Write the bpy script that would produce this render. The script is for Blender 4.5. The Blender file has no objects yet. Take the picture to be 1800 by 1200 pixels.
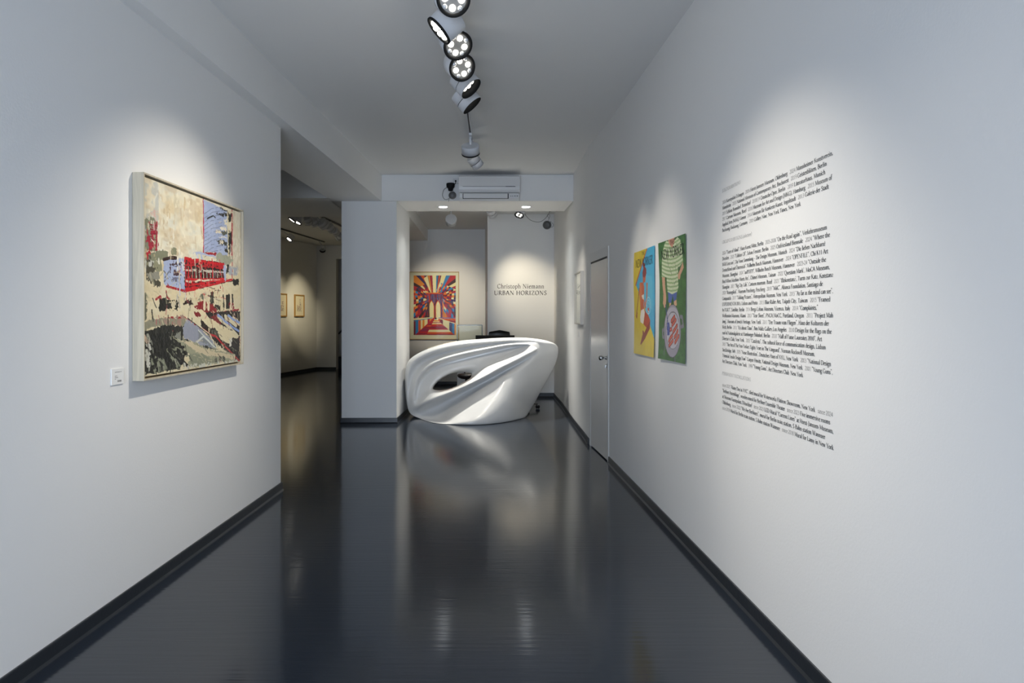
import bpy, bmesh, math, random
import numpy as np
from mathutils import Vector, Matrix, noise as mnoise
random.seed(4)
sc = bpy.context.scene
COL = sc.collection
PI = math.pi

# ---------------------------------------------------------------- camera, world, daylight, exposure
cam = bpy.data.cameras.new('camera')
camo = bpy.data.objects.new('camera', cam); COL.objects.link(camo)
camo.location = (0, 0, 1.45)
camo.rotation_euler = (PI/2, 0, 0)
cam.sensor_fit = 'HORIZONTAL'; cam.sensor_width = 36.0; cam.lens = 24.0
cam.shift_x = 71/1800; cam.shift_y = -44/1800
cam.clip_start = 0.05
sc.camera = camo
sc.view_settings.view_transform = 'Standard'
sc.view_settings.look = 'None'
sc.view_settings.gamma = 1
sc.view_settings.use_curve_mapping = False
sc.view_settings.exposure = 0.35
w = bpy.data.worlds.new('world'); sc.world = w; w.use_nodes = True
w.node_tree.nodes['Background'].inputs[0].default_value = (0.55, 0.68, 1.0, 1)
w.node_tree.nodes['Background'].inputs[1].default_value = 0.7
KDAY, KSPOT = 1.15, 1.0

def area(name, loc, rot, sx, sy, power, col):
    l = bpy.data.lights.new(name, 'AREA'); l.shape = 'RECTANGLE'; l.size = sx; l.size_y = sy
    l.energy = power; l.color = col; l.spread = 1.7
    o = bpy.data.objects.new(name, l); COL.objects.link(o); o.location = loc; o.rotation_euler = rot
    return o
# daylight through the two shop windows behind the viewpoint
area('daylight_window', (-0.70, -1.93, 1.20), (PI/2, 0, 0), 2.0, 2.1, 46*KDAY, (0.72, 0.835, 1.0))

WARM = (1.0, 0.87, 0.64)
NEUT = (1.0, 0.92, 0.79)
def spot(name, loc, target, power, deg, col=NEUT, blend=1.0, r=0.05):
    l = bpy.data.lights.new(name, 'SPOT'); l.energy = power*KSPOT; l.spot_size = math.radians(deg)
    l.spot_blend = blend; l.color = col; l.shadow_soft_size = r
    o = bpy.data.objects.new(name, l); COL.objects.link(o); o.location = loc
    d = Vector(target) - Vector(loc)
    o.rotation_euler = d.to_track_quat('-Z', 'Y').to_euler()
    return o

# ---------------------------------------------------------------- helpers
def tag(o, label=None, cat=None, group=None, kind=None):
    if label: o['label'] = label
    if cat: o['category'] = cat
    if group: o['group'] = group
    if kind: o['kind'] = kind
    return o
def empty(name, loc=(0, 0, 0), rz=0):
    o = bpy.data.objects.new(name, None); COL.objects.link(o)
    o.empty_display_size = 0.1
    o.location = loc; o.rotation_euler = (0, 0, rz)
    return o
def srgb(h):
    if isinstance(h, str):
        h = tuple(int(h[i:i+2], 16)/255 for i in (0, 2, 4))
    return tuple(c/12.92 if c <= 0.04045 else ((c+0.055)/1.055)**2.4 for c in h)

class MB:
    def __init__(s): s.v = []; s.f = []; s.sm = []
    def add(s, vs, fs, smooth=False):
        n = len(s.v); s.v += [tuple(v) for v in vs]
        for f in fs: s.f.append([i+n for i in f]); s.sm.append(smooth)
        return s
    def box(s, x0, x1, y0, y1, z0, z1, M=None):
        vs = [Vector((x, y, z)) for z in (z0, z1) for y in (y0, y1) for x in (x0, x1)]
        if M: vs = [M @ v for v in vs]
        return s.add(vs, [(0,2,3,1), (4,5,7,6), (0,1,5,4), (2,6,7,3), (0,4,6,2), (1,3,7,5)])
    def prism(s, pts, z0, z1):       # pts counter-clockwise in x, y
        n = len(pts)
        vs = [(x, y, z0) for x, y in pts] + [(x, y, z1) for x, y in pts]
        fs = [list(range(n))[::-1], list(range(n, 2*n))] + [(i, (i+1) % n, n+(i+1) % n, n+i) for i in range(n)]
        return s.add(vs, fs)
    def lathe(s, prof, M=None, n=32, smooth=True, cap=True):   # prof: (r, z) list, axis z
        vs = []; fs = []
        for r, z in prof:
            for i in range(n):
                a = 2*PI*i/n; v = Vector((r*math.cos(a), r*math.sin(a), z))
                vs.append(M @ v if M else v)
        m = len(prof)
        for j in range(m-1):
            for i in range(n):
                fs.append((j*n+i, j*n+(i+1) % n, (j+1)*n+(i+1) % n, (j+1)*n+i))
        s.add(vs, fs, smooth)
        if cap:
            if prof[0][0] > 1e-5: s.add(vs[:n], [list(range(n))[::-1]])
            if prof[-1][0] > 1e-5: s.add(vs[-n:], [list(range(n))])
        return s
    def tube(s, pts, r, n=10, closed=False):
        pts = [Vector(p) for p in pts]; m = len(pts); vs = []; up = None
        for i, p in enumerate(pts):
            a = pts[(i-1) % m] if (i > 0 or closed) else p
            b = pts[(i+1) % m] if (i < m-1 or closed) else p
            d = (b-a).normalized()
            if up is None:
                up = Vector((0, 0, 1)) if abs(d.z) < 0.9 else Vector((1, 0, 0))
            x = d.cross(up).normalized(); up = x.cross(d).normalized()
            rr = r[i] if isinstance(r, (list, tuple)) else r
            for k in range(n):
                t = 2*PI*k/n; vs.append(p + x*math.cos(t)*rr + up*math.sin(t)*rr)
        fs = []
        for i in range(m if closed else m-1):
            for k in range(n):
                j = (i+1) % m
                fs.append((i*n+k, i*n+(k+1) % n, j*n+(k+1) % n, j*n+k))
        if not closed: fs += [list(range(n))[::-1], list(range((m-1)*n, m*n))]
        return s.add(vs, fs, True)
    def build(s, name, mat, parent=None, bevel=0, seg=2, M=None):
        me = bpy.data.meshes.new(name)
        vs = [M @ Vector(v) for v in s.v] if M else s.v
        me.from_pydata(vs, [], s.f)
        me.polygons.foreach_set('use_smooth', s.sm)
        me.materials.append(mat)
        bm = bmesh.new(); bm.from_mesh(me)
        bmesh.ops.remove_doubles(bm, verts=bm.verts, dist=1e-6)
        bmesh.ops.recalc_face_normals(bm, faces=bm.faces); bm.to_mesh(me); bm.free()
        o = bpy.data.objects.new(name, me); COL.objects.link(o)
        if parent: o.parent = parent
        if bevel:
            b = o.modifiers.new('edge', 'BEVEL'); b.width = bevel; b.segments = seg; b.limit_method = 'ANGLE'
            b.angle_limit = math.radians(50)
        return o
def struct(mb, name, mat, **k):
    return tag(mb.build(name, mat, **k), kind='structure')
def aimM(loc, direction, roll=0):
    q = Vector(direction).to_track_quat('Z', 'Y')
    return Matrix.Translation(Vector(loc)) @ q.to_matrix().to_4x4() @ Matrix.Rotation(roll, 4, 'Z')

def crs(ps, n, closed=False):        # smooth curve through points
    out = []; m = len(ps)
    P = lambda i: ps[i % m] if closed else ps[min(max(i, 0), m-1)]
    for i in range(m if closed else m-1):
        a, b, c, d = P(i-1), P(i), P(i+1), P(i+2)
        for k in range(n):
            t = k/n
            out.append(tuple(0.5*((2*b[j]) + (c[j]-a[j])*t + (2*a[j]-5*b[j]+4*c[j]-d[j])*t*t + (-a[j]+3*b[j]-3*c[j]+d[j])*t**3) for j in range(len(b))))
    if not closed: out.append(tuple(ps[-1]))
    return out

# ---------------------------------------------------------------- materials
MATS = {}
def mat(name, col, rough=0.5, metal=0, bump=None, spec=0.5, emit=None, coat=0, trans=0, alpha=1, ior=1.5):
    m = bpy.data.materials.new(name); m.use_nodes = True
    nt = m.node_tree; b = nt.nodes['Principled BSDF']
    c = srgb(col) if isinstance(col, str) else col
    b.inputs['Base Color'].default_value = (*c, 1)
    b.inputs['Roughness'].default_value = rough; b.inputs['Metallic'].default_value = metal
    b.inputs['Specular IOR Level'].default_value = spec; b.inputs['IOR'].default_value = ior
    b.inputs['Coat Weight'].default_value = coat; b.inputs['Coat Roughness'].default_value = 0.03
    b.inputs['Transmission Weight'].default_value = trans; b.inputs['Alpha'].default_value = alpha
    if emit: b.inputs['Emission Color'].default_value = (*emit[0], 1); b.inputs['Emission Strength'].default_value = emit[1]
    if bump:
        tc = nt.nodes.new('ShaderNodeTexCoord'); mp = nt.nodes.new('ShaderNodeMapping'); mp.inputs['Scale'].default_value = bump[2] if len(bump) > 2 else (1, 1, 1)
        n = nt.nodes.new('ShaderNodeTexNoise'); n.inputs['Scale'].default_value = bump[0]; n.inputs['Detail'].default_value = 3
        bp = nt.nodes.new('ShaderNodeBump'); bp.inputs['Strength'].default_value = bump[1]; bp.inputs['Distance'].default_value = 0.002
        nt.links.new(tc.outputs['Object'], mp.inputs['Vector']); nt.links.new(mp.outputs[0], n.inputs['Vector'])
        nt.links.new(n.outputs['Fac'], bp.inputs['Height']); nt.links.new(bp.outputs[0], b.inputs['Normal'])
    MATS[name] = m
    return m
wallm = mat('white_wall_paint', (0.80, 0.80, 0.79), 0.6, bump=(90, 0.25), spec=0.25)
ceilm = mat('white_ceiling_paint', (0.78, 0.78, 0.77), 0.8, bump=(60, 0.1), spec=0.1)
floorm = mat('dark_floor_coating', (0.018, 0.024, 0.035), 0.12, bump=(4, 0.30, (0.6, 9, 1)), spec=0.55)
basem = mat('dark_base_coating', (0.020, 0.024, 0.030), 0.35, bump=(40, 0.3), spec=0.4)
desk_m = mat('glossy_white_lacquer', (0.72, 0.72, 0.71), 0.28, spec=0.5, coat=0.25)
desk_m.node_tree.nodes['Principled BSDF'].inputs['Coat Roughness'].default_value = 0.10
plastic = mat('white_plastic', (0.70, 0.70, 0.70), 0.3)
lampm = mat('lamp_white_metal', (0.62, 0.63, 0.65), 0.4)
blackm = mat('black_plastic', (0.010, 0.010, 0.011), 0.6, spec=0.2)
blackg = mat('black_gloss', (0.010, 0.010, 0.011), 0.12)
rimm = mat('black_lamp_rim', (0.012, 0.012, 0.012), 0.7, spec=0.15)
ledsoft = mat('led_lens_soft', (1, 1, 1), 0.2, emit=((1, 0.95, 0.84), 3.5))
platem = mat('led_plate', (0.30, 0.30, 0.295), 0.3, metal=0.6)
ledm = mat('led_lens_lit', (1, 1, 1), 0.2, emit=((1, 0.95, 0.84), 11))
leddim = mat('led_lens_unlit', (0.8, 0.8, 0.8), 0.1, spec=0.8, metal=0.3)
dlm = mat('downlight_crystal', (0.9, 0.9, 0.9), 0.1, emit=((0.92, 0.96, 1), 9))
chrome = mat('brushed_steel', (0.55, 0.55, 0.54), 0.25, metal=1)
leather = mat('dark_brown_leather', (0.022, 0.016, 0.014), 0.35, bump=(80, 0.3))
blk_leather = mat('black_leather', (0.010, 0.010, 0.010), 0.32, bump=(80, 0.3))
doorm = mat('grey_white_door_paint', (0.76, 0.75, 0.72), 0.25, spec=0.6)
framem = mat('door_frame_paint', (0.70, 0.70, 0.69), 0.35)
slotm = mat('door_gap_dark', (0.03, 0.03, 0.03), 0.6)
inkm = mat('dark_vinyl_lettering', (0.022, 0.022, 0.022), 0.5)
paper = mat('cream_paper', srgb('EFE6CC'), 0.6)
paperw = mat('white_paper', srgb('E8E8E6'), 0.6)
palewood = mat('pale_frame_wood', srgb('D8C9A8'), 0.45)
oak = mat('oak_frame_wood', srgb('B08A50'), 0.45)
greym = mat('grey_plastic', (0.12, 0.12, 0.12), 0.4)
cablem = mat('grey_cable', (0.22, 0.22, 0.20), 0.5)
def wood(name, c1, c2, scale):
    m = mat(name, c1, 0.5); nt = m.node_tree; b = nt.nodes['Principled BSDF']
    tc = nt.nodes.new('ShaderNodeTexCoord'); mp = nt.nodes.new('ShaderNodeMapping'); mp.inputs['Scale'].default_value = scale
    n = nt.nodes.new('ShaderNodeTexNoise'); n.inputs['Scale'].default_value = 2.2; n.inputs['Detail'].default_value = 5; n.inputs['Distortion'].default_value = 1.2
    r = nt.nodes.new('ShaderNodeValToRGB'); r.color_ramp.elements[0].color = (*srgb(c1), 1); r.color_ramp.elements[1].color = (*srgb(c2), 1)
    r.color_ramp.elements[0].position = 0.35; r.color_ramp.elements[1].position = 0.65
    nt.links.new(tc.outputs['Object'], mp.inputs[0]); nt.links.new(mp.outputs[0], n.inputs['Vector'])
    nt.links.new(n.outputs['Fac'], r.inputs[0]); nt.links.new(r.outputs[0], b.inputs['Base Color'])
    return m
maple = wood('pale_maple_grain', 'B9B09C', 'CCC2AC', (14, 14, 1.2))
g = bpy.data.materials.new('clear_glass'); g.use_nodes = True
nt = g.node_tree; nt.nodes.clear()
o_ = nt.nodes.new('ShaderNodeOutputMaterial'); mx = nt.nodes.new('ShaderNodeMixShader'); tr = nt.nodes.new('ShaderNodeBsdfTransparent'); gl = nt.nodes.new('ShaderNodeBsdfGlossy'); fr = nt.nodes.new('ShaderNodeFresnel')
gl.inputs['Roughness'].default_value = 0.02; fr.inputs['IOR'].default_value = 1.5; tr.inputs[0].default_value = (0.96, 0.98, 0.97, 1)
ge = nt.nodes.new('ShaderNodeNewGeometry'); iv = nt.nodes.new('ShaderNodeMath'); iv.operation = 'SUBTRACT'; iv.inputs[0].default_value = 1.0
mu = nt.nodes.new('ShaderNodeMath'); mu.operation = 'MULTIPLY'
nt.links.new(ge.outputs['Backfacing'], iv.inputs[1]); nt.links.new(iv.outputs[0], mu.inputs[0]); nt.links.new(fr.outputs[0], mu.inputs[1])
nt.links.new(mu.outputs[0], mx.inputs[0]); nt.links.new(tr.outputs[0], mx.inputs[1]); nt.links.new(gl.outputs[0], mx.inputs[2]); nt.links.new(mx.outputs[0], o_.inputs[0])
glassm = g
museum = g.copy(); museum.name = 'museum_glass'
for n_ in museum.node_tree.nodes:
    if n_.type == 'FRESNEL': n_.inputs['IOR'].default_value = 1.12
hoodm = g.copy(); hoodm.name = 'hood_glass'
for n_ in hoodm.node_tree.nodes:
    if n_.type == 'FRESNEL': n_.inputs['IOR'].default_value = 1.12
edgem = mat('glass_edge_green', (0.05, 0.09, 0.08), 0.2)
def colmat(name, rough=0.5, coat=0):
    m = mat(name, (1, 1, 1), rough, coat=coat); nt = m.node_tree
    a = nt.nodes.new('ShaderNodeVertexColor'); a.layer_name = 'Col'
    nt.links.new(a.outputs[0], nt.nodes['Principled BSDF'].inputs['Base Color'])
    return m

# ---------------------------------------------------------------- lettering: a small serif alphabet drawn with a broad pen
GL = {
'A':'.66;L .05,0 .32,.66;L .31,.66 .6,0;T .15,.24 .48,.24;S .05,0 .6,0',
'B':'.58;L .13,0 .13,.65;C .13,.635 .34,.63 .43,.5 .34,.37 .13,.35;C .13,.35 .4,.34 .49,.18 .38,.03 .13,.015;S .12,0 .12,.65',
'C':'.66;C .57,.5 .5,.61 .36,.65 .15,.55 .07,.32 .16,.1 .36,0 .5,.04 .6,.15',
'D':'.72;L .13,0 .13,.65;C .13,.635 .42,.62 .6,.5 .64,.32 .54,.1 .34,.015 .13,.015;S .12,0 .12,.65',
'E':'.56;L .13,0 .13,.65;T .13,.635 .47,.635;T .13,.34 .38,.34;T .13,.015 .5,.015;T .47,.64 .48,.53;T .5,0 .53,.14;S .12,0 .12,.65',
'F':'.52;L .13,0 .13,.65;T .13,.635 .47,.635;T .13,.34 .38,.34;T .47,.64 .48,.53;S .13,0 .12,.65',
'G':'.72;C .57,.5 .5,.61 .36,.65 .15,.55 .07,.32 .16,.1 .36,0 .5,.03 .58,.08;L .58,.27 .58,.05;S .58,.27',
'H':'.76;L .14,0 .14,.65;L .62,0 .62,.65;T .14,.34 .62,.34;S .14,0 .62,0 .14,.65 .62,.65',
'I':'.34;L .17,0 .17,.65;S .17,0 .17,.65',
'J':'.34;L .19,.65 .19,.1;C .19,.1 .14,-.08 .02,-.14;S .19,.65',
'K':'.66;L .13,0 .13,.65;T .13,.3 .5,.65;L .24,.4 .6,0;S .13,0 .13,.65 .5,.65 .6,0',
'L':'.55;L .13,0 .13,.65;T .13,.015 .48,.015;T .48,0 .51,.15;S .12,0 .13,.65',
'M':'.88;T .12,0 .15,.65;L .15,.65 .43,.04;T .43,.04 .72,.65;L .72,.65 .75,0;S .12,0 .75,0 .11,.65 .75,.65',
'N':'.76;T .13,0 .13,.65;L .12,.65 .62,.01;T .62,0 .62,.65;S .13,0 .08,.65 .62,.65',
'O':'.74;O .37,.655 .15,.56 .065,.325 .15,.09 .37,-.005 .59,.09 .675,.325 .59,.56',
'P':'.56;L .13,0 .13,.65;C .13,.635 .36,.63 .47,.47 .36,.31 .13,.3;S .13,0 .12,.65',
'Q':'.74;O .37,.655 .15,.56 .065,.325 .15,.09 .37,-.005 .59,.09 .675,.325 .59,.56;C .34,0 .5,-.12 .78,-.2',
'R':'.64;L .13,0 .13,.65;C .13,.635 .36,.63 .46,.49 .36,.35 .13,.33;L .28,.34 .58,0;S .13,0 .12,.65 .6,0',
'S':'.5;C .4,.54 .33,.645 .2,.64 .1,.53 .14,.42 .34,.28 .42,.15 .33,.02 .2,0 .07,.11',
'T':'.64;L .32,0 .32,.65;T .06,.635 .58,.635;T .06,.64 .04,.52;T .58,.64 .6,.52;S .32,0',
'U':'.72;L .14,.65 .14,.22;C .14,.22 .2,.04 .37,-.005 .54,.05 .59,.22;T .59,.2 .59,.65;S .14,.65 .59,.65',
'V':'.66;L .06,.65 .33,0;T .33,0 .6,.65;S .06,.65 .6,.65',
'W':'.92;L .06,.65 .28,0;T .28,0 .46,.6;L .44,.65 .66,0;T .66,0 .86,.65;S .06,.65 .44,.65 .86,.65',
'X':'.66;L .08,.65 .58,0;T .08,0 .56,.65;S .08,0 .58,0 .1,.65 .56,.65',
'Y':'.6;L .04,.65 .3,.3;T .3,.3 .56,.65;L .3,.32 .3,0;S .3,0 .05,.65 .55,.65',
'Z':'.6;T .09,.635 .52,.635;L .52,.635 .07,.015;T .07,.015 .53,.015;T .09,.64 .07,.52;T .53,0 .56,.13',
'a':'.42;C .09,.34 .18,.42 .28,.4 .31,.29;L .31,.3 .31,.06;T .31,.06 .41,.02;C .31,.25 .14,.19 .08,.1 .15,.01 .31,.08',
'b':'.5;L .11,.7 .11,.03;C .11,.34 .26,.42 .4,.35 .44,.2 .37,.05 .24,0 .11,.04;T .03,.68 .11,.7',
'c':'.42;C .37,.35 .27,.42 .12,.35 .07,.2 .13,.05 .25,0 .38,.07',
'd':'.5;L .39,.7 .39,.04;C .39,.36 .26,.42 .11,.34 .06,.19 .13,.04 .24,0 .39,.08;T .31,.68 .39,.7;T .39,.02 .47,.03',
'e':'.42;C .09,.25 .36,.29 .33,.39 .24,.42 .12,.35 .07,.19 .14,.04 .25,0 .38,.08',
'f':'.3;L .13,0 .13,.52;C .13,.52 .17,.67 .26,.7 .36,.67;T .04,.41 .28,.41;S .13,0',
'g':'.46;O .21,.42 .09,.36 .08,.24 .2,.17 .33,.23 .33,.36;C .12,.2 .08,.1 .18,.05 .36,.03 .42,-.08 .34,-.2 .18,-.23 .06,-.15 .1,-.04 .18,.03;T .32,.39 .45,.41',
'h':'.52;L .11,.7 .11,0;C .11,.33 .24,.42 .36,.39 .4,.27;L .4,.28 .4,0;S .11,0 .4,0;T .03,.68 .11,.7',
'i':'.26;L .13,.42 .13,0;S .13,0;T .05,.4 .13,.42;D .13,.58',
'j':'.26;L .14,.42 .14,-.08;C .14,-.08 .1,-.2 .0,-.23;T .06,.4 .14,.42;D .14,.58',
'k':'.5;L .11,.7 .11,0;T .11,.2 .36,.42;L .2,.26 .44,0;S .11,0 .37,.42 .44,0;T .03,.68 .11,.7',
'l':'.26;L .13,.7 .13,0;S .13,0;T .05,.68 .13,.7',
'm':'.78;L .11,.42 .11,0;C .11,.33 .23,.42 .34,.39 .38,.27;L .38,.28 .38,0;C .38,.33 .5,.42 .61,.39 .65,.27;L .65,.28 .65,0;S .11,0 .38,0 .65,0;T .03,.4 .11,.42',
'n':'.52;L .11,.42 .11,0;C .11,.33 .24,.42 .36,.39 .4,.27;L .4,.28 .4,0;S .11,0 .4,0;T .03,.4 .11,.42',
'o':'.48;O .24,.42 .11,.36 .06,.21 .11,.06 .24,0 .37,.06 .42,.21 .37,.36',
'p':'.5;L .11,.42 .11,-.23;C .11,.34 .26,.42 .4,.35 .44,.2 .37,.05 .24,0 .11,.05;S .11,-.23;T .03,.39 .11,.42',
'q':'.5;L .39,.42 .39,-.23;C .39,.36 .26,.42 .11,.34 .06,.19 .13,.04 .24,0 .39,.08;S .39,-.23',
'r':'.36;L .11,.42 .11,0;C .11,.3 .2,.4 .27,.41 .34,.38;S .12,0;T .03,.4 .11,.42',
's':'.36;C .3,.35 .22,.42 .12,.4 .08,.32 .13,.25 .25,.18 .29,.1 .22,.01 .13,0 .05,.07',
't':'.3;L .12,.53 .12,.08;C .12,.08 .16,0 .22,0 .3,.05;T .03,.41 .28,.41',
'u':'.52;L .11,.42 .11,.14;C .11,.14 .15,.02 .26,.01 .39,.1;L .39,.42 .39,.04;T .03,.41 .11,.42;T .31,.41 .39,.42;T .39,.02 .48,.03',
'v':'.46;L .05,.42 .23,0;T .23,0 .41,.42;S .06,.42 .4,.42',
'w':'.68;L .05,.42 .2,0;T .2,0 .34,.4;L .33,.42 .48,0;T .48,0 .62,.42;S .06,.42 .33,.42 .62,.42',
'x':'.46;L .06,.42 .4,0;T .06,0 .39,.42;S .07,0 .4,0 .08,.42 .39,.42',
'y':'.46;L .05,.42 .24,.02;T .41,.42 .17,-.17;T .17,-.17 .06,-.21;S .06,.42 .4,.42',
'z':'.42;T .07,.405 .36,.405;L .36,.405 .06,.015;T .06,.015 .37,.015',
'0':'.46;O .23,.62 .1,.5 .06,.31 .1,.12 .23,0 .36,.12 .4,.31 .36,.5',
'1':'.46;L .24,0 .24,.62;T .13,.54 .24,.62;S .24,0',
'2':'.46;C .07,.5 .14,.6 .24,.62 .36,.54 .34,.38 .06,.02;T .06,.015 .4,.015',
'3':'.46;C .08,.54 .2,.62 .34,.54 .3,.38 .17,.34;C .17,.34 .34,.32 .39,.17 .28,.02 .06,.03',
'4':'.46;L .31,0 .31,.62;T .31,.62 .04,.18;T .04,.18 .43,.18',
'5':'.46;T .14,.61 .38,.61;T .14,.61 .11,.36;C .11,.36 .28,.38 .38,.22 .3,.05 .18,0 .06,.03',
'6':'.46;C .38,.62 .2,.54 .08,.34 .08,.14 .2,0 .34,.05 .39,.2 .32,.35 .2,.37 .09,.28',
'7':'.46;T .07,.6 .4,.6;L .4,.6 .17,0',
'8':'.46;O .23,.62 .11,.54 .12,.42 .23,.35 .34,.43 .35,.54;O .23,.33 .1,.26 .07,.14 .14,.02 .23,0 .34,.03 .39,.14 .35,.27',
'9':'.46;C .08,0 .26,.08 .38,.28 .38,.48 .26,.62 .12,.57 .07,.42 .14,.27 .26,.25 .37,.34',
'.':'.24;D .11,.04', ',':'.24;D .11,.04;T .13,.02 .07,-.1', ':':'.24;D .11,.04;D .11,.36',
'-':'.3;T .04,.22 .26,.22', '–':'.5;T .02,.22 .48,.22', '!':'.28;L .13,.65 .13,.2;D .13,.04',
'/':'.36;T .03,-.1 .33,.68', '(':'.3;C .25,.7 .12,.5 .1,.25 .14,.02 .25,-.15', ')':'.3;C .05,.7 .18,.5 .2,.25 .16,.02 .05,-.15',
'“':'.38;D .1,.6;D .25,.6;T .08,.6 .14,.7;T .23,.6 .29,.7', '”':'.38;D .1,.66;D .25,.66;T .12,.66 .06,.54;T .27,.66 .21,.54',
'‘':'.22;D .1,.6;T .08,.6 .14,.7', '’':'.2;D .1,.66;T .12,.66 .06,.54',
'·':'.3;D .14,.3'
}
GC = {}
def _strip(pts, wf):
    vs = []; n = len(pts)
    for i, p in enumerate(pts):
        a = pts[max(i-1, 0)]; b = pts[min(i+1, n-1)]
        dx, dy = b[0]-a[0], b[1]-a[1]; L = math.hypot(dx, dy) or 1; dx /= L; dy /= L
        hw = wf(dx, dy)/2
        vs += [(p[0]-dy*hw, p[1]+dx*hw), (p[0]+dy*hw, p[1]-dx*hw)]
    return vs, [(2*i, 2*i+1, 2*i+3, 2*i+2) for i in range(n-1)]
def glyph(ch, W, T, serif=0.075):
    key = (ch, W, T, serif)
    if key in GC: return GC[key]
    base, uml = ch, ''
    if ch in 'üöä': base = {'ü':'u','ö':'o','ä':'a'}[ch]; uml = 'D .15,.58;D .32,.58'
    if ch == 'Ö': base = 'O'; uml = 'D .26,.78;D .48,.78'
    parts = GL.get(base, '.3').split(';'); adv = float(parts[0]); V = []; F = []
    s15, c15 = math.sin(0.3), math.cos(0.3)
    thick = lambda dx, dy: T + (W-T)*abs(dy*c15 - dx*s15)**1.2
    thin = lambda dx, dy: T
    for q in parts[1:] + ([x for x in uml.split(';')] if uml else []):
        op = q[0]; pts = [tuple(float(c) for c in s.split(',')) for s in q[2:].split()]
        def put(vs, fs):
            n = len(V); V.extend(vs); F.extend([[i+n for i in f] for f in fs])
        if op == 'L': put(*_strip(pts, thick))
        elif op == 'T': put(*_strip(pts, thin))
        elif op == 'C': put(*_strip(crs(pts, 3), thick))
        elif op == 'O':
            cc = crs(pts, 2, True); cc.append(cc[0]); put(*_strip(cc, thick))
        elif op == 'S' and serif:
            for x, y in pts:
                put([(x-serif, y-T*.4), (x+serif, y-T*.4), (x+serif, y+T*.4), (x-serif, y+T*.4)], [(0, 1, 2, 3)])
        elif op == 'D':
            for x, y in pts:
                r = W*.62; put([(x+r*math.cos(k*PI/3), y+r*math.sin(k*PI/3)) for k in range(6)], [(0, 1, 2, 3, 4, 5)])
    GC[key] = (adv, V, F)
    return GC[key]
def line_width(s, em, track, W=.1, T=.035):
    return sum(glyph(c, W, T)[0]+track if c != ' ' else .24+track for c in s)*em
def typeset(mb, s, em, org, ux, uz, width=None, track=0.0, W=.1, T=.035, Wy=None, serif=.075):
    """s along unit vector ux, up uz, from org; width fits the line by stretching x. Years and 'since' come thin when Wy is set."""
    k = (width/line_width(s, em, track)) if width else 1
    x = 0; org = Vector(org); ux = Vector(ux); uz = Vector(uz); i = 0
    while i < len(s):
        c = s[i]
        if c == ' ': x += .24+track; i += 1; continue
        j = i
        while j < len(s) and s[j] != ' ': j += 1
        word = s[i:j]
        thinw = Wy and (word == 'since' or (len(word) >= 4 and word.replace('-', '').replace('/', '').isdigit()))
        for c in word:
            adv, V, F = glyph(c, Wy if thinw else W, T, serif)
            mb.add([org + ux*((x+a)*em*k) + uz*(b*em) for a, b in V], F)
            x += adv+track
        i = j

# ---------------------------------------------------------------- the building
H = 3.38          # corridor ceiling
S = 3.02          # beam soffits
struct(MB().box(-9, 3.2, -2.3, 21, -0.12, 0), 'floor', floorm)
ceil = MB().box(-9, 3.2, -2.3, 21, H, H+0.12)
struct(ceil, 'ceiling', ceilm)
struct(MB().box(-1.85, 1.95, 10.22, 14.75, 3.30, H), 'ceiling_back_room', ceilm)
RW = [(1.36, -2.2), (1.36, 6.74), (1.335, 7.74), (1.385, 9.3), (1.46, 10.98), (1.49, 12.34)]
def strip(pts, thick, z0, z1):      # wall strip with its thickness to the right of the path
    mb = MB()
    n = len(pts); off = []
    for i in range(n):
        a = Vector(pts[max(i-1, 0)]); b = Vector(pts[min(i+1, n-1)]); d = (b-a).normalized()
        off.append((pts[i][0]+d.y*thick, pts[i][1]-d.x*thick))
    for i in range(n-1):
        mb.prism([pts[i], off[i], off[i+1], pts[i+1]], z0, z1)
    return mb
# right wall with the doorway cut out between y 6.76 and 7.70
mb = strip([(1.36, -2.2), (1.36, 6.76)], 0.3, 0, H)
v = strip([(1.336, 7.70), (1.335, 7.74), (1.385, 9.3), (1.46, 10.98), (1.49, 12.40)], 0.3, 0, H); mb.add(v.v, v.f)
v = strip([(1.36, 6.76), (1.336, 7.70)], 0.3, 2.14, H); mb.add(v.v, v.f)
struct(mb, 'wall_right', wallm)
def LX(y): return -1.98 + 0.0683*y
struct(MB().prism([(LX(-2.2)-.28, -2.2), (LX(-2.2), -2.2), (LX(5.69), 5.69), (LX(5.69)-.28, 5.69)], 0, S), 'wall_left', wallm)
def BX(y): return -1.225 - 0.0735*(9.3-y)
struct(MB().prism([(-1.91-.0655*11.24, -2.2), (BX(-2.2), -2.2), (BX(9.3), 9.3), (-1.91+.017, 9.3)], S, H), 'trim_1', wallm)
for k, nm in ((0, 'wall_pier'),):
    struct(MB().prism([(-1.771, 9.3), (-1.023, 9.3), (-0.950, 10.45), (-1.771, 10.45)], 0, S), nm, wallm)
struct(MB().box(-1.225, 1.385, 9.302, 10.215, S+.004, H), 'trim_2', wallm)           # header over the desk
struct(MB().box(-1.91, -1.225, 9.302, 10.77, S, H), 'trim_3', wallm)
struct(MB().box(-8.4, -1.892, 9.04, 10.77, S, H), 'trim_4', wallm)                # header to the side gallery
struct(MB().prism([(0.288, 12.34), (1.80, 12.34), (1.80, 14.8), (0.288, 14.8)], 0, 3.3), 'wall_title', wallm)
struct(MB().box(-1.95, 0.288, 14.5, 14.8, 0, 3.3), 'wall_back', wallm)
struct(MB().prism([(-1.6, 10.215), (-1.02, 10.215), (-.931, 14.5), (-1.6, 14.5)], 3.06, 3.3), 'trim_5', wallm)
struct(MB().prism([(-2.6, 19.6), (-1.95, 10.4), (-1.85, 10.4), (-1.85, 20.2), (-2.6, 20.2)], 0, H), 'wall_gallery_right', wallm)
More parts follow.
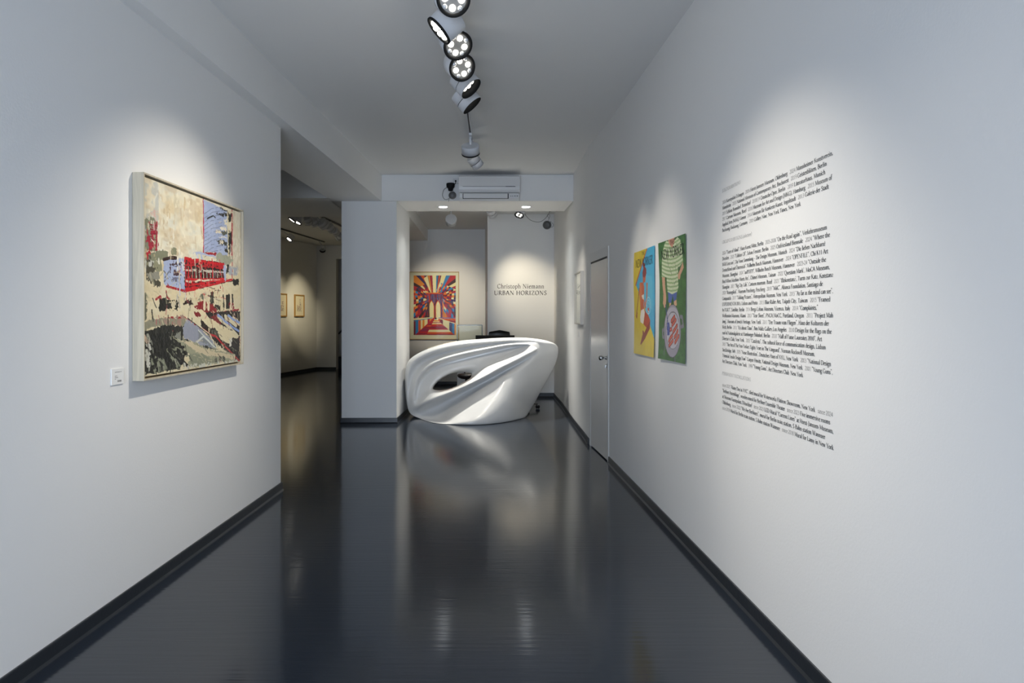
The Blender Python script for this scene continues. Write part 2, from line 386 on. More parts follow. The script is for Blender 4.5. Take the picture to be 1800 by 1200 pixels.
# side gallery
GA, GB = Vector((-4.22, 18.6)), Vector((-4.22-.2296*12.9, 5.7))
gd = (GA-GB).normalized()
struct(MB().prism([(GB.x, GB.y), (GA.x, GA.y), (GA.x-.3, GA.y), (GB.x-.3, GB.y)], 0, H), 'wall_gallery_left', wallm)
struct(MB().box(-4.6, -3.69, 18.6, 18.9, 0, H), 'wall_gallery_back', wallm)
struct(MB().box(-3.69, -2.5, 18.6, 18.9, S, H), 'trim_6', wallm)
struct(MB().box(-4.9, -1.85, 20.1, 20.3, 0, H), 'wall_stair_back', wallm)
struct(MB().box(-4.9, -4.6, 18.6, 20.1, 0, H), 'wall_stair_side', wallm)
struct(MB().box(1.6, 3.2, 6.3, 6.5, 0, H).box(1.6, 3.2, 8.0, 8.2, 0, H).box(3.0, 3.2, 6.5, 8.0, 0, H), 'wall_closet', wallm)
struct(MB().box(-7.6, LX(5.5)-.28, 5.45, 5.69, 0, H), 'wall_gallery_front', wallm)
# shop front behind the viewpoint
wb = MB()
wb.box(-2.5, 1.6, -2.3, -2.02, 0, .12); wb.box(-2.5, 1.6, -2.3, -2.02, 3.18, H)
wb.box(-2.5, -1.78, -2.3, -2.02, .12, 3.18); wb.box(1.28, 1.6, -2.3, -2.02, .12, 3.18)
struct(wb, 'wall_front', wallm)
wf = MB()
for x in (-1.78, -.29, 1.22): wf.box(x, x+.06, -2.2, -2.12, .12, 3.18)
wf.box(-1.72, 1.22, -2.2, -2.12, .12, .18); wf.box(-1.72, 1.22, -2.2, -2.12, 3.12, 3.18)
struct(wf, 'window_1', greym)

# base coving: dark, the floor coating turned up the walls
def base(name, pts, side=1):        # path with the room on its left (side 1) or right (-1)
    mb = MB(); n = len(pts); prof = [(0, 0), (0, .068), (.010, .070), (.012, .064), (.014, .012), (.022, 0)]
    rows = []
    for i in range(n):
        p = Vector(pts[i])
        d1 = (p-Vector(pts[i-1])).normalized() if i else None
        d2 = (Vector(pts[i+1])-p).normalized() if i < n-1 else None
        ns = [Vector((-d.y, d.x))*side for d in (d1, d2) if d is not None]
        nn = sum(ns, Vector((0, 0))).normalized(); k = 1/max(.3, nn.dot(ns[0]))
        rows.append([(p.x+nn.x*a*k, p.y+nn.y*a*k, z) for a, z in prof])
    m = len(prof)
    fs = [(i*m+j, i*m+(j+1) % m, (i+1)*m+(j+1) % m, (i+1)*m+j) for i in range(n-1) for j in range(m)]
    fs += [list(range(m)), list(range((n-1)*m, n*m))]
    mb.add([q for r in rows for q in r], fs)
    struct(mb, name, basem)
base('baseboard_left', [(LX(-2.0), -2.0), (LX(5.69), 5.69), (LX(5.69)-.28, 5.705)], -1)
base('baseboard_right', [(1.36, -2.0), (1.36, 6.735)], 1)
base('baseboard_right_far', [(1.335, 7.75), (1.385, 9.3), (1.46, 10.98), (1.49, 12.34), (.288, 12.34), (.288, 14.5), (-1.85, 14.5)], 1)
base('baseboard_pier', [(-1.771, 10.45), (-1.771, 9.3), (-1.023, 9.3), (-0.950, 10.45)], -1)
base('baseboard_gallery', [(GB.x+gd.x*.1, GB.y+gd.y*.1), (GA.x, GA.y), (-3.69, 18.6)], -1)

# ---------------------------------------------------------------- door in the right wall
def wallx(y): return 1.36 + (y-6.76)*(1.336-1.36)/.94
dM = Matrix.Translation((1.36, 6.76, 0)) @ Matrix.Rotation(math.atan2(.94, -.024), 4, 'Z')   # local x runs along the wall, local -y into the wall
door = tag(empty('door_1', (1.36, 6.76, 0), math.atan2(.94, -.024)), kind='structure')
f = MB(); f.box(0, .05, -.12, .006, 0, 2.15); f.box(.89, .94, -.12, .006, 0, 2.15); f.box(.05, .89, -.12, .006, 2.055, 2.15)
f.build('door_frame', framem, door, bevel=.002)
f = MB(); f.box(.05, .89, -.1, .002, 2.035, 2.055); f.build('door_gap', slotm, door)
leaf = MB().box(.054, .886, -.045, .003, .012, 2.035).build('door_leaf', doorm, door, bevel=.003)
kn = MB(); KM = aimM((.085, .006, 1.035), (0, 1, 0))
kn.lathe([(.021, 0), (.021, .006), (.011, .009), (.010, .030), (.014, .034), (.022, .042), (.0255, .055), (.023, .068), (.013, .077), (.001, .080)], KM)
kn.build('door_knob', chrome, leaf)
kk = MB(); kk.lathe([(.020, 0), (.020, .006), (.016, .008), (.001, .008)], aimM((.074, .006, .955), (0, 1, 0)), 20); kk.box(.071, .077, .014, .03, .935, .96)
kk.build('keyhole_plate', chrome, leaf)
struct(MB().box(1.45, 2.9, 6.6, 7.9, 0, .002), 'floor_closet', floorm)

# ---------------------------------------------------------------- painting kit: colours laid on a fine grid
class Art:
    def __init__(s, nx, ny, bgc, seed=1):
        s.nx, s.ny = nx, ny
        s.u, s.t = np.meshgrid(np.linspace(0, 1, nx), np.linspace(0, 1, ny))
        s.c = np.zeros((ny, nx, 3)); s.c[:] = s.h(bgc); s.rs = np.random.RandomState(seed)
    def h(s, c): return np.array([int(c[i:i+2], 16)/255 for i in (0, 2, 4)])
    def noise(s, fx, fy):
        g = s.rs.rand(int(fy)+3, int(fx)+3); x = s.u*fx; y = s.t*fy
        i = x.astype(int); j = y.astype(int); a = x-i; b = y-j; a = a*a*(3-2*a); b = b*b*(3-2*b)
        return (g[j, i]*(1-a)+g[j, i+1]*a)*(1-b) + (g[j+1, i]*(1-a)+g[j+1, i+1]*a)*b
    def paint(s, m, c, alpha=1):
        a = (m*alpha)[..., None]; s.c = s.c*(1-a) + s.h(c)*a
    def inside(s, pts, u, t):
        m = np.zeros(u.shape, bool); n = len(pts)
        for i in range(n):
            x0, y0 = pts[i]; x1, y1 = pts[(i+1) % n]
            if y0 == y1: continue
            c = ((y0 > t) != (y1 > t)) & (u < (x1-x0)*(t-y0)/(y1-y0)+x0); m ^= c
        return m
    def poly(s, pts, c, rough=0.0, dry=0.0, alpha=1, fx=26, fy=26):
        u, t = s.u, s.t
        if rough: u = u+(s.noise(fx, fy)-.5)*rough*.7+(s.noise(110, 110)-.5)*rough*.7; t = t+(s.noise(fx, fy)-.5)*rough*.7+(s.noise(110, 110)-.5)*rough*.7
        m = s.inside(pts, u, t).astype(float)
        if dry: m *= (s.noise(70, 30) > dry)
        s.paint(m, c, alpha)
    def line(s, pts, wd, c, rough=0.0, dry=0.0, asp=1.0, alpha=1):
        u, t = s.u, s.t
        if rough: u = u+(s.noise(20, 20)-.5)*rough; t = t+(s.noise(20, 20)-.5)*rough
        d = np.full(u.shape, 9.0)
        for (x0, y0), (x1, y1) in zip(pts[:-1], pts[1:]):
            dx, dy = (x1-x0)*asp, y1-y0; L = dx*dx+dy*dy or 1e-9
            k = np.clip(((u-x0)*asp*dx+(t-y0)*dy)/L, 0, 1)
            d = np.minimum(d, np.hypot((u-x0)*asp-k*dx, t-y0-k*dy))
        m = (d < wd/2).astype(float)
        if dry: m *= (s.noise(60, 60) > dry)
        s.paint(m, c, alpha)
    def ell(s, cx, cy, rx, ry, c, alpha=1, rot=0, ring=0):
        a, b = s.u-cx, s.t-cy
        d = np.hypot(a/rx, b/ry)
        m = d < 1
        if ring: m &= d > 1-ring
        s.paint(m.astype(float), c, alpha)
    def mottle(s, m, cs, fx, fy, al=.6):
        for c in cs:
            n = s.noise(fx, fy)*.6+s.noise(fx*3, fy*3)*.4
            s.paint(m*np.clip((n-.45)*6, 0, 1), c, al)
    def mesh(s, name, mat, P, parent=None):     # P(u, t) -> point
        nx, ny = s.nx, s.ny
        vs = [P(a/(nx-1), b/(ny-1)) for b in range(ny) for a in range(nx)]
        fs = [(b*nx+a, b*nx+a+1, (b+1)*nx+a+1, (b+1)*nx+a) for b in range(ny-1) for a in range(nx-1)]
        me = bpy.data.meshes.new(name); me.from_pydata(vs, [], fs); me.materials.append(mat)
        c = s.c; lin = np.where(c <= .04045, c/12.92, ((c+.055)/1.055)**2.4)
        col = np.ones((ny*nx, 4), np.float32); col[:, :3] = lin.reshape(-1, 3)
        at = me.color_attributes.new('Col', 'FLOAT_COLOR', 'POINT'); at.data.foreach_set('color', col.ravel())
        me.polygons.foreach_set('use_smooth', [True]*len(fs))
        o = bpy.data.objects.new(name, me); COL.objects.link(o)
        if parent: o.parent = parent
        return o
def frame_local(mb, w_, h_, t_, d, inner=None):     # picture frame in local x (along), z (up), depth +y towards the room
    mb.box(0, w_, 0, d, 0, t_); mb.box(0, w_, 0, d, h_-t_, h_); mb.box(0, t_, 0, d, t_, h_-t_); mb.box(w_-t_, w_, 0, d, t_, h_-t_)
    return mb

# ---- large cityscape painting, left wall
art = Art(400, 430, 'E0D5B9', 3)
def F(x0, y0, k):
    def g(x, y):
        px, py = x0+x/k, y0+y/k
        Y = 2304/(911-px); z = 1.45+(556-py)*Y/1200
        return ((Y-3.515)/1.24, (2.172-z)/1.035)
    return g
P_ = F(180, 280, 2.857); Q_ = F(230, 480, 6.314); R_ = F(330, 340, 6.66); W_ = F(230, 300, 6.66)
def pp(f, s): 
    v = [float(x) for x in s.replace(',', ' ').split()]
    return [f(v[i], v[i+1]) for i in range(0, len(v), 2)]
one = np.ones(art.u.shape)
art.mottle(one, ['D2C6A6', 'CDBB95', 'D9D8C8', 'C6BFA6', 'E6DEC6'], 14, 9, .65)
art.mottle(one*(art.t < .4), ['C4C6BE', 'BFA988', 'E4DCC4'], 9, 16, .45)
art.mottle(one*(art.u < .12), ['AEB4B4'], 20, 20, .6)
# lower half: black ground with cream laid on top
art.poly([(0, .47), (.3, .44), (1, .40), (1.05, 1.05), (-.05, 1.05)], 'D9CBA6', .03)
art.mottle(one*(art.t > .5), ['CFC3A0', 'DCD2B4'], 12, 20, .6)
# far tower
art.poly(pp(W_, '168 570 215 545 220 525 262 532 290 545 325 590 325 940 168 940'), '7C7E68', .012)
art.poly(pp(W_, '165 640 188 640 188 980 165 980'), '8E90A0', .02)
art.poly(pp(W_, '210 600 330 600 330 930 210 930'), 'A01F35', .03, .62)
for k in range(9): art.line(pp(W_, '245 %d 322 %d' % (620+k*36, 632+k*36)), .006, '8A1C30', .01, .2)
art.line(pp(W_, '322 600 326 930'), .012, '9E1830', .01, .2)
art.poly(pp(W_, '258 790 280 800 315 850 300 850'), 'E8E4DC', .01)
art.poly(pp(W_, '250 480 330 480 330 580 300 560'), 'D6A294', .04, .2, .6)
art.poly(pp(W_, '190 940 460 940 450 1040 190 1050'), '7E8068', .02)
art.poly(pp(W_, '490 900 545 900 545 985 490 985'), '85866C', .02)
art.poly(pp(W_, '200 960 250 930 250 1020 210 1040'), 'B01A2A', .03, .4)
art.poly(pp(P_, '212 505 315 500 315 560 212 570'), '8B8A6E', .04, .45)
art.poly(pp(P_, '212 510 250 500 310 640 280 640 225 600'), '4A4638', .05, .35)
art.poly(pp(P_, '225 580 290 560 300 600 250 610'), '8C8A7C', .02)
# blue tower
art.line(pp(R_, '205 60 208 690'), .012, 'B3203A', .006)
art.poly(pp(R_, '208 70 400 160 480 200 490 720 360 760 350 690 212 680'), '9DAAC8', .012)
art.mottle(one*art.inside(pp(R_, '208 70 400 160 480 200 490 720 212 680'), art.u, art.t), ['A7B3CC', '93A0C0'], 20, 20, .6)
art.poly(pp(R_, '490 200 545 200 545 1080 500 1080'), 'D8CDAE', .01)
art.poly(pp(R_, '400 150 490 200 480 215 405 185'), '2A2A24', .02)
art.poly(pp(R_, '355 232 480 232 480 272 400 255'), '2A2A24', .02, .2)
art.poly(pp(R_, '490 210 540 240 530 320 495 340'), '2A2A24', .03)
art.poly(pp(R_, '495 440 540 440 540 720 510 720'), '24231E', .03)
art.poly(pp(R_, '345 440 410 425 420 470 350 465'), 'D9CEB4', .02)
art.poly(pp(R_, '415 440 480 440 480 485 420 480'), '55564A', .02)
art.poly(pp(R_, '345 560 400 540 480 560 480 605 400 600'), '3A3B32', .02)
art.poly(pp(R_, '395 550 440 550 440 590 395 585'), 'D9CEB4', .02)
art.poly(pp(R_, '440 330 530 340 525 440 490 400'), 'DFD6BE', .03)
for a in ('395 395 475 395 470 430 440 430', '395 338 420 338 420 352 395 352', '430 300 470 300 480 330 450 320', '385 500 480 515 480 530 400 520'): art.poly(pp(R_, a), 'E2DAC6', .02)
art.poly(pp(R_, '460 640 490 610 490 710 450 690'), '2A2A24', .03)
for y in range(180, 700, 46): art.line(pp(R_, '215 %d 300 %d 420 %d' % (y+60, y, y-30)), .0035, '6E7488', .006, .25)
art.line(pp(R_, '250 290 320 255 345 282'), .008, '24231E', .004)
art.line(pp(R_, '540 190 541 1000'), .012, 'A8182E', .006, .1)
art.line(pp(R_, '492 240 495 720'), .007, 'CFC08E', .004)
art.poly(pp(R_, '545 200 640 210 625 900 548 900'), 'D3C9B0', .01)
art.mottle(one*art.inside(pp(R_, '548 205 640 215 625 900 550 900'), art.u, art.t), ['BDB39C', 'E2DCCA'], 30, 14, .6)
art.poly(pp(R_, '365 700 550 730 555 800 470 830 360 800'), '9A9C88', .02)
art.poly(pp(R_, '195 685 355 690 350 730 260 730'), '9A1522', .01)
art.line(pp(R_, '100 700 350 740'), .014, 'A3AFCB', .02, .2)
art.line(pp(R_, '120 700 140 760'), .014, 'A3AFCB', .01)
art.line(pp(R_, '180 720 190 770'), .012, 'A3AFCB', .01)
# red building
art.poly(pp(P_, '420 492 620 520 625 610 690 605 430 665 418 660'), '221A16', .01)
art.poly(pp(P_, '422 495 620 525 622 545 422 520'), 'B01622', .02, .25)
art.poly(pp(P_, '422 600 640 600 430 665'), '7E1018', .02, .3)
for k in range(22): art.line(pp(P_, '%d %d %d %d' % (424+k*9, 540+k*1.0, 426+k*9, 602-k*.4)), .005, ['B8B19A', 'C01824', 'D6CBB0', '8F1018'][k % 4], .006, .15)
for y0, y1, c in ((497, 528, 'C41420'), (530, 548, 'A9121C'), (556, 566, 'B8B2A4'), (604, 600, 'C8121E'), (612, 606, 'D0C4AC'), (632, 604, 'C8121E'), (655, 612, 'C8121E')):
    art.line(pp(P_, '424 %d 622 %d' % (y0, y1)), .012, c, .012, .2)
for x in (424, 440, 455, 500, 560, 600): art.line(pp(P_, '%d 500 %d 650' % (x, x+4)), .009, 'C41420', .012, .3)
art.line(pp(P_, '430 660 660 603'), .014, 'BE1420', .008)
art.poly(pp(P_, '665 600 695 600 695 632 668 634'), '1E1C18', .02)
# lilac block
art.poly(pp(P_, '315 505 330 498 420 500 422 655 330 630 318 622'), 'A2AECB', .015)
art.poly(pp(P_, '345 515 400 515 405 530 350 535'), '4C3A40', .03, .3)
art.poly(pp(P_, '350 545 395 552 400 580 352 575'), '4A2E36', .03, .3)
art.poly(pp(P_, '352 592 400 598 402 625 355 612'), '6C6E84', .03, .3)
art.line(pp(P_, '318 500 350 490 380 494'), .018, '34201C', .01)
art.line(pp(P_, '330 640 370 650 430 664'), .014, 'A81622', .01)
art.line(pp(P_, '395 540 398 650'), .010, 'C8BFB0', .01)
art.poly(pp(R_, '440 830 470 830 480 900 470 1000 455 1030 440 940'), 'A2AECB', .02)
art.poly(pp(R_, '475 830 505 830 500 930 470 930'), '33332C', .02)
art.poly(pp(R_, '500 850 600 860 600 960 500 940'), 'A3A8B0', .03, .2)
# middle ground marks
art.poly(pp(Q_, '330 290 440 285 545 300 548 410 330 415'), '20201A', .02)
art.poly(pp(Q_, '440 310 520 300 530 350 470 330'), 'D9CBA6', .02)
art.ell(*Q_(490, 350), .018, .018, 'CFC4A6')
art.poly(pp(Q_, '430 400 500 385 520 410 470 420'), 'D9CBA6', .02)
art.poly(pp(Q_, '610 320 660 290 700 300 720 345 610 350'), '2A1814', .02)
art.poly(pp(Q_, '720 370 820 310 930 340 980 440 850 440 730 385'), '8A1C22', .03)
art.poly(pp(Q_, '720 440 800 430 800 490 740 495'), '7C1A20', .02)
art.poly(pp(Q_, '905 210 940 210 945 350 905 340'), '2A2A22', .02)
art.poly(pp(Q_, '800 220 825 220 825 300 760 310'), '6E6E5C', .03, .3)
art.poly(pp(Q_, '945 350 1010 360 1010 410 950 400'), '2C241E', .02)
art.poly(pp(Q_, '1045 230 1160 240 1160 400 1045 410'), '26241E', .015)
art.poly(pp(Q_, '1110 330 1160 330 1160 390 1110 400'), '8A1820', .02, .3)
for x in (838, 882, 1060, 1128): art.line(pp(Q_, '%d 200 %d 395' % (x, x+4)), .024, 'DACDAC', .012)
art.poly(pp(Q_, '155 210 190 220 195 520 155 530'), '6A6C5A', .03, .35)
art.line(pp(Q_, '410 200 420 270 450 290'), .010, '9E2430', .01)
art.line(pp(Q_, '300 300 345 255'), .012, 'A62430', .01, .2)
art.line(pp(Q_, '250 420 256 510'), .010, '2E2E26', .01)
art.line(pp(Q_, '880 455 1060 440 1220 400'), .014, 'A03038', .012, .2)
# lower right: black ground, cream and blue strokes
art.poly(pp(Q_, '860 440 1230 420 1230 980 1180 985 1000 800 800 620 800 520'), '26201C', .02)
art.poly(pp(Q_, '890 470 980 470 1060 560 1000 570'), '7A1A1E', .03)
art.poly(pp(Q_, '770 400 800 400 900 500 1220 690 1210 735 1150 720 1120 800 1040 760 1000 700 960 620 900 620 890 700 850 560 810 520'), 'DACDA8', .015)
art.poly(pp(Q_, '800 500 850 560 880 600 885 660 820 620'), '2A1C18', .02)
art.poly(pp(Q_, '905 625 960 620 1000 690 985 720 920 690'), '55564A', .02, .2)
for a in ('990 480 1100 580', '1070 490 1190 580', '1090 570 1200 690', '1160 500 1220 560'): art.line(pp(Q_, a), .030, 'D6CBAA', .012)
for a in ('985 468 1100 560 1220 650', '1100 470 1170 520 1225 555'): art.line(pp(Q_, a), .016, '8CA2D2', .008)
art.poly(pp(Q_, '1110 720 1140 715 1135 800 1110 800'), 'DAD6CA', .02)
art.line(pp(Q_, '635 495 900 680 960 700 1180 930 1225 975'), .012, 'B21420', .004)
art.line(pp(Q_, '640 490 890 675 950 790 1080 880'), .009, 'DDD3B6', .004)
art.line(pp(Q_, '650 500 895 690'), .006, '1A1916', .004)
# bridge band and its dark arch
art.poly(pp(Q_, '155 640 155 545 400 495 630 490 630 600 500 575 330 590'), '8F8C76', .015)
art.poly(pp(Q_, '400 490 620 482 625 500 400 505'), 'A02832', .01, .2)
art.poly(pp(Q_, '380 510 620 495 620 580 380 570'), 'A08476', .05, .5)
art.poly(pp(Q_, '155 650 330 592 480 572 620 590 600 720 740 780 960 830 640 900 560 1060 155 1140'), '2A2A24', .02)
art.mottle(one*art.inside(pp(Q_, '155 650 480 580 600 720 560 1060 155 1140'), art.u, art.t), ['3A3B33', '1C1C18'], 50, 10, .7)
art.poly(pp(Q_, '600 610 640 510 760 590 900 720 975 830 860 810 740 780 600 720'), '9498A6', .015)
art.poly(pp(Q_, '770 640 900 740 970 830 880 800 770 740'), '7E8488', .02, .2)
art.line(pp(Q_, '740 780 830 700 960 830'), .012, 'C6CAC4', .006)
art.line(pp(Q_, '770 630 950 820'), .008, 'C8CDC8', .006)
art.poly(pp(Q_, '500 690 575 640 575 740 540 740'), '84867A', .02)
art.poly(pp(Q_, '480 700 560 740 740 770 900 850 1180 905 1180 975 1050 985 900 1000 760 1040 640 1040 700 940'), '9A9A80', .02)
art.poly(pp(Q_, '570 750 700 775 850 850 1100 900 1180 910 1180 970 1040 930 850 920 720 860'), 'CDBF9E', .015)
art.poly(pp(Q_, '650 900 800 890 940 960 930 1020 700 1030'), '868A74', .02)
art.poly(pp(Q_, '950 930 1060 920 1100 990 960 1000'), '4C4E44', .04, .45)
for a in ('430 860 560 1030', '480 800 640 900', '330 940 420 1050', '250 980 290 1090', '300 960 340 1100', '470 930 540 1040', '520 900 600 1000', '380 960 400 1060'): art.line(pp(Q_, a), .022, '868974', .02, .25)
for a in ('430 800 640 900', '440 850 620 1040', '500 880 660 1040', '420 740 600 830'): art.line(pp(Q_, a), .016, '20201B', .02, .3)
art.poly(pp(Q_, '150 660 230 670 225 1080 155 1120'), '9C9C8C', .05, .5)
art.poly(pp(Q_, '190 780 235 790 240 1070 190 1060'), 'CBCABD', .03, .3)
art.poly(pp(Q_, '240 700 420 640 425 930 250 950'), '1E1E1A', .03)
art.line(pp(Q_, '170 700 205 770'), .022, 'BFA590', .01)
art.poly(pp(Q_, '600 1010 1200 970 1225 1000 600 1065'), 'C4C4B6', .03, .5)
rr = random.Random(12)
def dabs(n, box, cols, ln, wd, ang, dry=.35):      # loose dry brush marks inside a region
    for _ in range(n):
        x, y = rr.uniform(box[0], box[2]), rr.uniform(box[1], box[3]); a = math.radians(rr.gauss(*ang)); L = rr.uniform(.4, 1)*ln
        art.line([(x, y), (x+math.cos(a)*L, y+math.sin(a)*L)], rr.uniform(.5, 1)*wd, rr.choice(cols), .012, dry, alpha=rr.uniform(.4, .9))
dabs(60, (.0, .0, .52, .38), ['D2C6A6', 'C8B38C', 'DEDCCE', 'E8E0CA', 'BCA886'], .10, .018, (90, 12), .5)
dabs(14, (.86, .05, .99, .4), ['CFC4A8', 'E6DECB', 'BFB49A'], .09, .016, (90, 8), .45)
dabs(26, (.0, .44, .28, .60), ['4E4C3E', '8E8C74', 'C9BC98', 'A8404A', '33332B', 'DACDAA'], .05, .010, (70, 40))
dabs(14, (.28, .40, .80, .47), ['B02430', '8F9AB4', 'DACDAC', '3A332C'], .04, .008, (10, 30))
dabs(30, (.36, .48, .76, .60), ['B81824', '1E1814', 'CFC3AA', '7E1018'], .05, .006, (90, 10))
dabs(22, (.36, .47, .76, .60), ['C01622', '2A1A16', 'C8BEA8'], .10, .006, (6, 5))
dabs(46, (.05, .60, .98, .74), ['DACDA8', 'CFC09A', '3C3A30', 'B4525A', 'E4DABC'], .06, .010, (80, 35))
dabs(50, (.0, .78, .42, 1.0), ['1C1C18', '3A3B33', '7E816C', 'B9B9AA', '2A2A24'], .08, .009, (75, 25))
dabs(34, (.40, .82, .95, 1.0), ['9A9A80', '868A74', 'CDBF9E', 'B9AE90', '5A5B4E'], .09, .009, (22, 14))
dabs(40, (.60, .66, 1.0, .95), ['DACDA8', '26201C', '7A1A1E', 'C8BA96', '3A332C'], .07, .008, (50, 25))
dabs(10, (.28, .50, .36, .60), ['B4BED6', '6C6E84', '8F9AB8'], .05, .010, (85, 12))
pm = empty('framed_painting', (LX(3.5)+.0005, 3.5, 1.119), math.atan2(1, .0683))
tag(pm, 'large semi-abstract cityscape painting in a deep pale maple tray frame', 'painting')
# local x along the wall (away from the viewer), local -y into the room
FW, FH, FD = 1.273, 1.071, .062
def framed_box(mb, w_, h_, t_, d):
    return mb.box(0, w_, -d, -.001, 0, t_).box(0, w_, -d, -.001, h_-t_, h_).box(0, t_, -d, -.001, t_, h_-t_).box(w_-t_, w_, -d, -.001, t_, h_-t_)
framed_box(MB(), FW, FH, .009, FD).build('frame', maple, pm, bevel=.0008)
MB().box(.009, FW-.009, -.020, -.002, .009, FH-.009).build('backing_board', mat('frame_inner_dark_wood', srgb('6A5A44'), .6), pm)  # backing board in a darker brown than the maple frame
canvas_m = colmat('painted_canvas', .42)
def canvas_pt(u, t):
    x = .020+u*(FW-.040); z = FH-.020-t*(FH-.040)
    return (x, -.050-.0012*mnoise.noise((x*40, z*40, 0))-.0008*mnoise.noise((x*110, z*110, 3)), z)
art.mesh('canvas', canvas_m, canvas_pt, pm)
MB().box(.020, FW-.020, -.0485, -.020, .020, FH-.020).build('stretcher', paper, pm)

# caption card beside it
cm = empty('caption_card', (LX(3.315), 3.315, 1.115), math.atan2(1, .0683))
tag(cm, 'small white caption card with a price on the wall by the large painting', 'label')
MB().box(0, .104, -.006, -.0005, 0, .078).build('card', paperw, cm, bevel=.0005)
def onwall(parent, name, lines, mt, yoff, **kw):
    mb = MB()
    for (s, x, z, em, wd) in lines:
        typeset(mb, s, em, (x, yoff, z), (1, 0, 0), (0, 0, 1), wd, **kw)
    return mb.build(name, mt, parent)
tx = MB()
for x0, x1, z in ((.026, .068, .0602), (.072, .082, .0602), (.026, .046, .0412), (.026, .052, .0335), (.026, .033, .0260)): tx.box(x0, x1, -.0063, -.0058, z, z+.0022)
for x0, x1 in ((.050, .0575), (.061, .0635), (.066, .0715), (.074, .080)): tx.box(x0, x1, -.0063, -.0058, .012, .0205)
tx.build('printed_lines', mat('grey_print_ink', (.12, .12, .12), .6), cm)

# ---------------------------------------------------------------- two magazine-cover posters on the right wall
post_m = colmat('poster_print', .35)
def poster(name, art, y_far, wd, z0, ht, phase):
    o = empty(name, (1.36, y_far, z0), -PI/2)       # local x runs towards the viewer, local +y into the wall
    def curl(u, t):
        e = .006 + .010*(1-u)**3*(.6+.4*math.sin(5*t+phase)) + .007*(t**6) + .002*math.sin(9*t+phase)
        return (u*wd, -e, ht-t*ht)
    art.mesh('printed_sheet', post_m, curl, o)
    return o, curl
def PZ(yl, wd, zt, ht):
    def g(x, y):
        px, py = 1100+x/4.8, 400+y/4.8; s = (px-829)/1.355
        return ((yl-1200/s)/wd, (zt-(1.45+(556-py)/s))/ht)
    return g
a1 = Art(150, 210, 'DEC42A', 5); g1 = PZ(5.66, .61, 1.974, .83)
a1.mottle(np.ones(a1.u.shape), ['D6BC2A', 'E4CE3C'], 6, 6, .5)
a1.poly(pp(g1, '185 150 260 120 260 985 94 485'), '3FACD4')
a1.poly(pp(g1, '150 380 225 420 225 700 150 600'), '66C4DE', .02, 0, .5)
a1.poly(pp(g1, '245 600 232 700 238 780 246 960'), '3593C4', 0, 0, .5)
a1.line(pp(g1, '182 170 93 485'), .022, 'BE5036', asp=.73)
a1.line(pp(g1, '118 520 94 750'), .022, '9A4630', asp=.73)
a1.poly(pp(g1, '95 715 102 715 100 770 94 765'), '9A4630')
a1.poly(pp(g1, '150 300 158 298 166 305 165 330 176 350 178 385 172 410 160 438 148 425 145 385 154 345 148 320'), '8C2A26')
a1.poly(pp(g1, '150 412 160 425 172 405 170 440 165 465 158 462 153 475 147 468'), 'CE6440')
a1.poly(pp(g1, '122 470 135 462 150 470 158 500 156 560 150 620 156 700 150 730 126 720 126 640 118 560'), 'CC6038')
a1.poly(pp(g1, '122 470 135 462 140 560 130 640 126 700 118 560'), 'DE7E4C')
a1.poly(pp(g1, '150 560 160 640 172 600 176 500 175 475 182 464 187 470 184 510 180 600 168 680 160 682 150 610'), 'D06C44')
a1.poly(pp(g1, '136 575 154 562 152 612 142 600'), 'EFE8DC')
a1.poly(pp(g1, '152 690 190 740 208 785 206 850 180 848 152 815 160 740'), 'B84A32')
a1.poly(pp(g1, '206 785 206 852 168 940 136 990 130 985 148 900 146 872 154 870 160 890 190 820'), '8E3026')
a1.poly(pp(g1, '130 700 152 685 161 715 150 815 128 800 124 760'), 'F0E8DC')
for r in (.05, .10, .15): a1.ell(*g1(190, 660), r*.8, r*.55, 'A6DCEA', ring=.12)
a1.poly(pp(g1, '185 680 194 678 198 700 190 722 186 705'), 'C23A34')
a1.poly(pp(g1, '188 700 196 705 193 730'), 'E8E4DC')
a2 = Art(150, 210, '3E7438', 6); g2 = PZ(4.912, .597, 1.975, .826)
a2.mottle(np.ones(a2.u.shape), ['35682F', '4C8440', '2F5E2E'], 12, 30, .6)
shirt = pp(g2, '310 300 322 190 336 135 350 112 372 120 395 165 415 110 440 80 462 100 476 180 482 285 455 325 440 330 438 400 444 500 432 548 392 562 355 545 348 480 344 420 306 415')
a2.poly(shirt, 'DDE6C0')
sm = a2.inside(shirt, a2.u, a2.t); band = ((a2.t*31 + 1.2*(a2.u-.55)**2*6) % 1) < .45
a2.paint((sm & band).astype(float), '9DBB7E')
a2.line(pp(g2, '395 165 400 330 398 555'), .006, 'B8C79A', asp=.73)
for a in ('372 340 388 395', '415 300 424 380', '350 240 362 330', '408 480 428 440', '432 130 440 150'): a2.line(pp(g2, a), .006, '5E6E4A', asp=.73)
a2.poly(pp(g2, '360 98 415 76 414 120 396 170 372 140'), 'D89C80')
a2.poly(pp(g2, '308 415 331 420 334 500 344 590 342 665 330 678 318 640 320 560 312 490'), 'DCA886')
a2.poly(pp(g2, '480 285 488 335 462 395 455 435 440 432 438 395 456 355 468 322'), 'DCA886')
a2.poly(pp(g2, '358 542 392 562 432 540 430 600 408 628 398 565 386 636 362 630'), '4E6CB4')
a2.poly(pp(g2, '370 634 385 634 383 665 370 665'), 'E8B890'); a2.poly(pp(g2, '408 622 430 606 434 655 412 665'), 'E8B890')
a2.line(pp(g2, '340 960 332 1065'), .02, '6C6878', asp=.73); a2.line(pp(g2, '415 1070 424 1135'), .02, '6C6878', asp=.73)
def ellp(cx, cy, rx, ry): return [g2(cx+rx*math.cos(k*PI/18), cy+ry*math.sin(k*PI/18)) for k in range(36)]
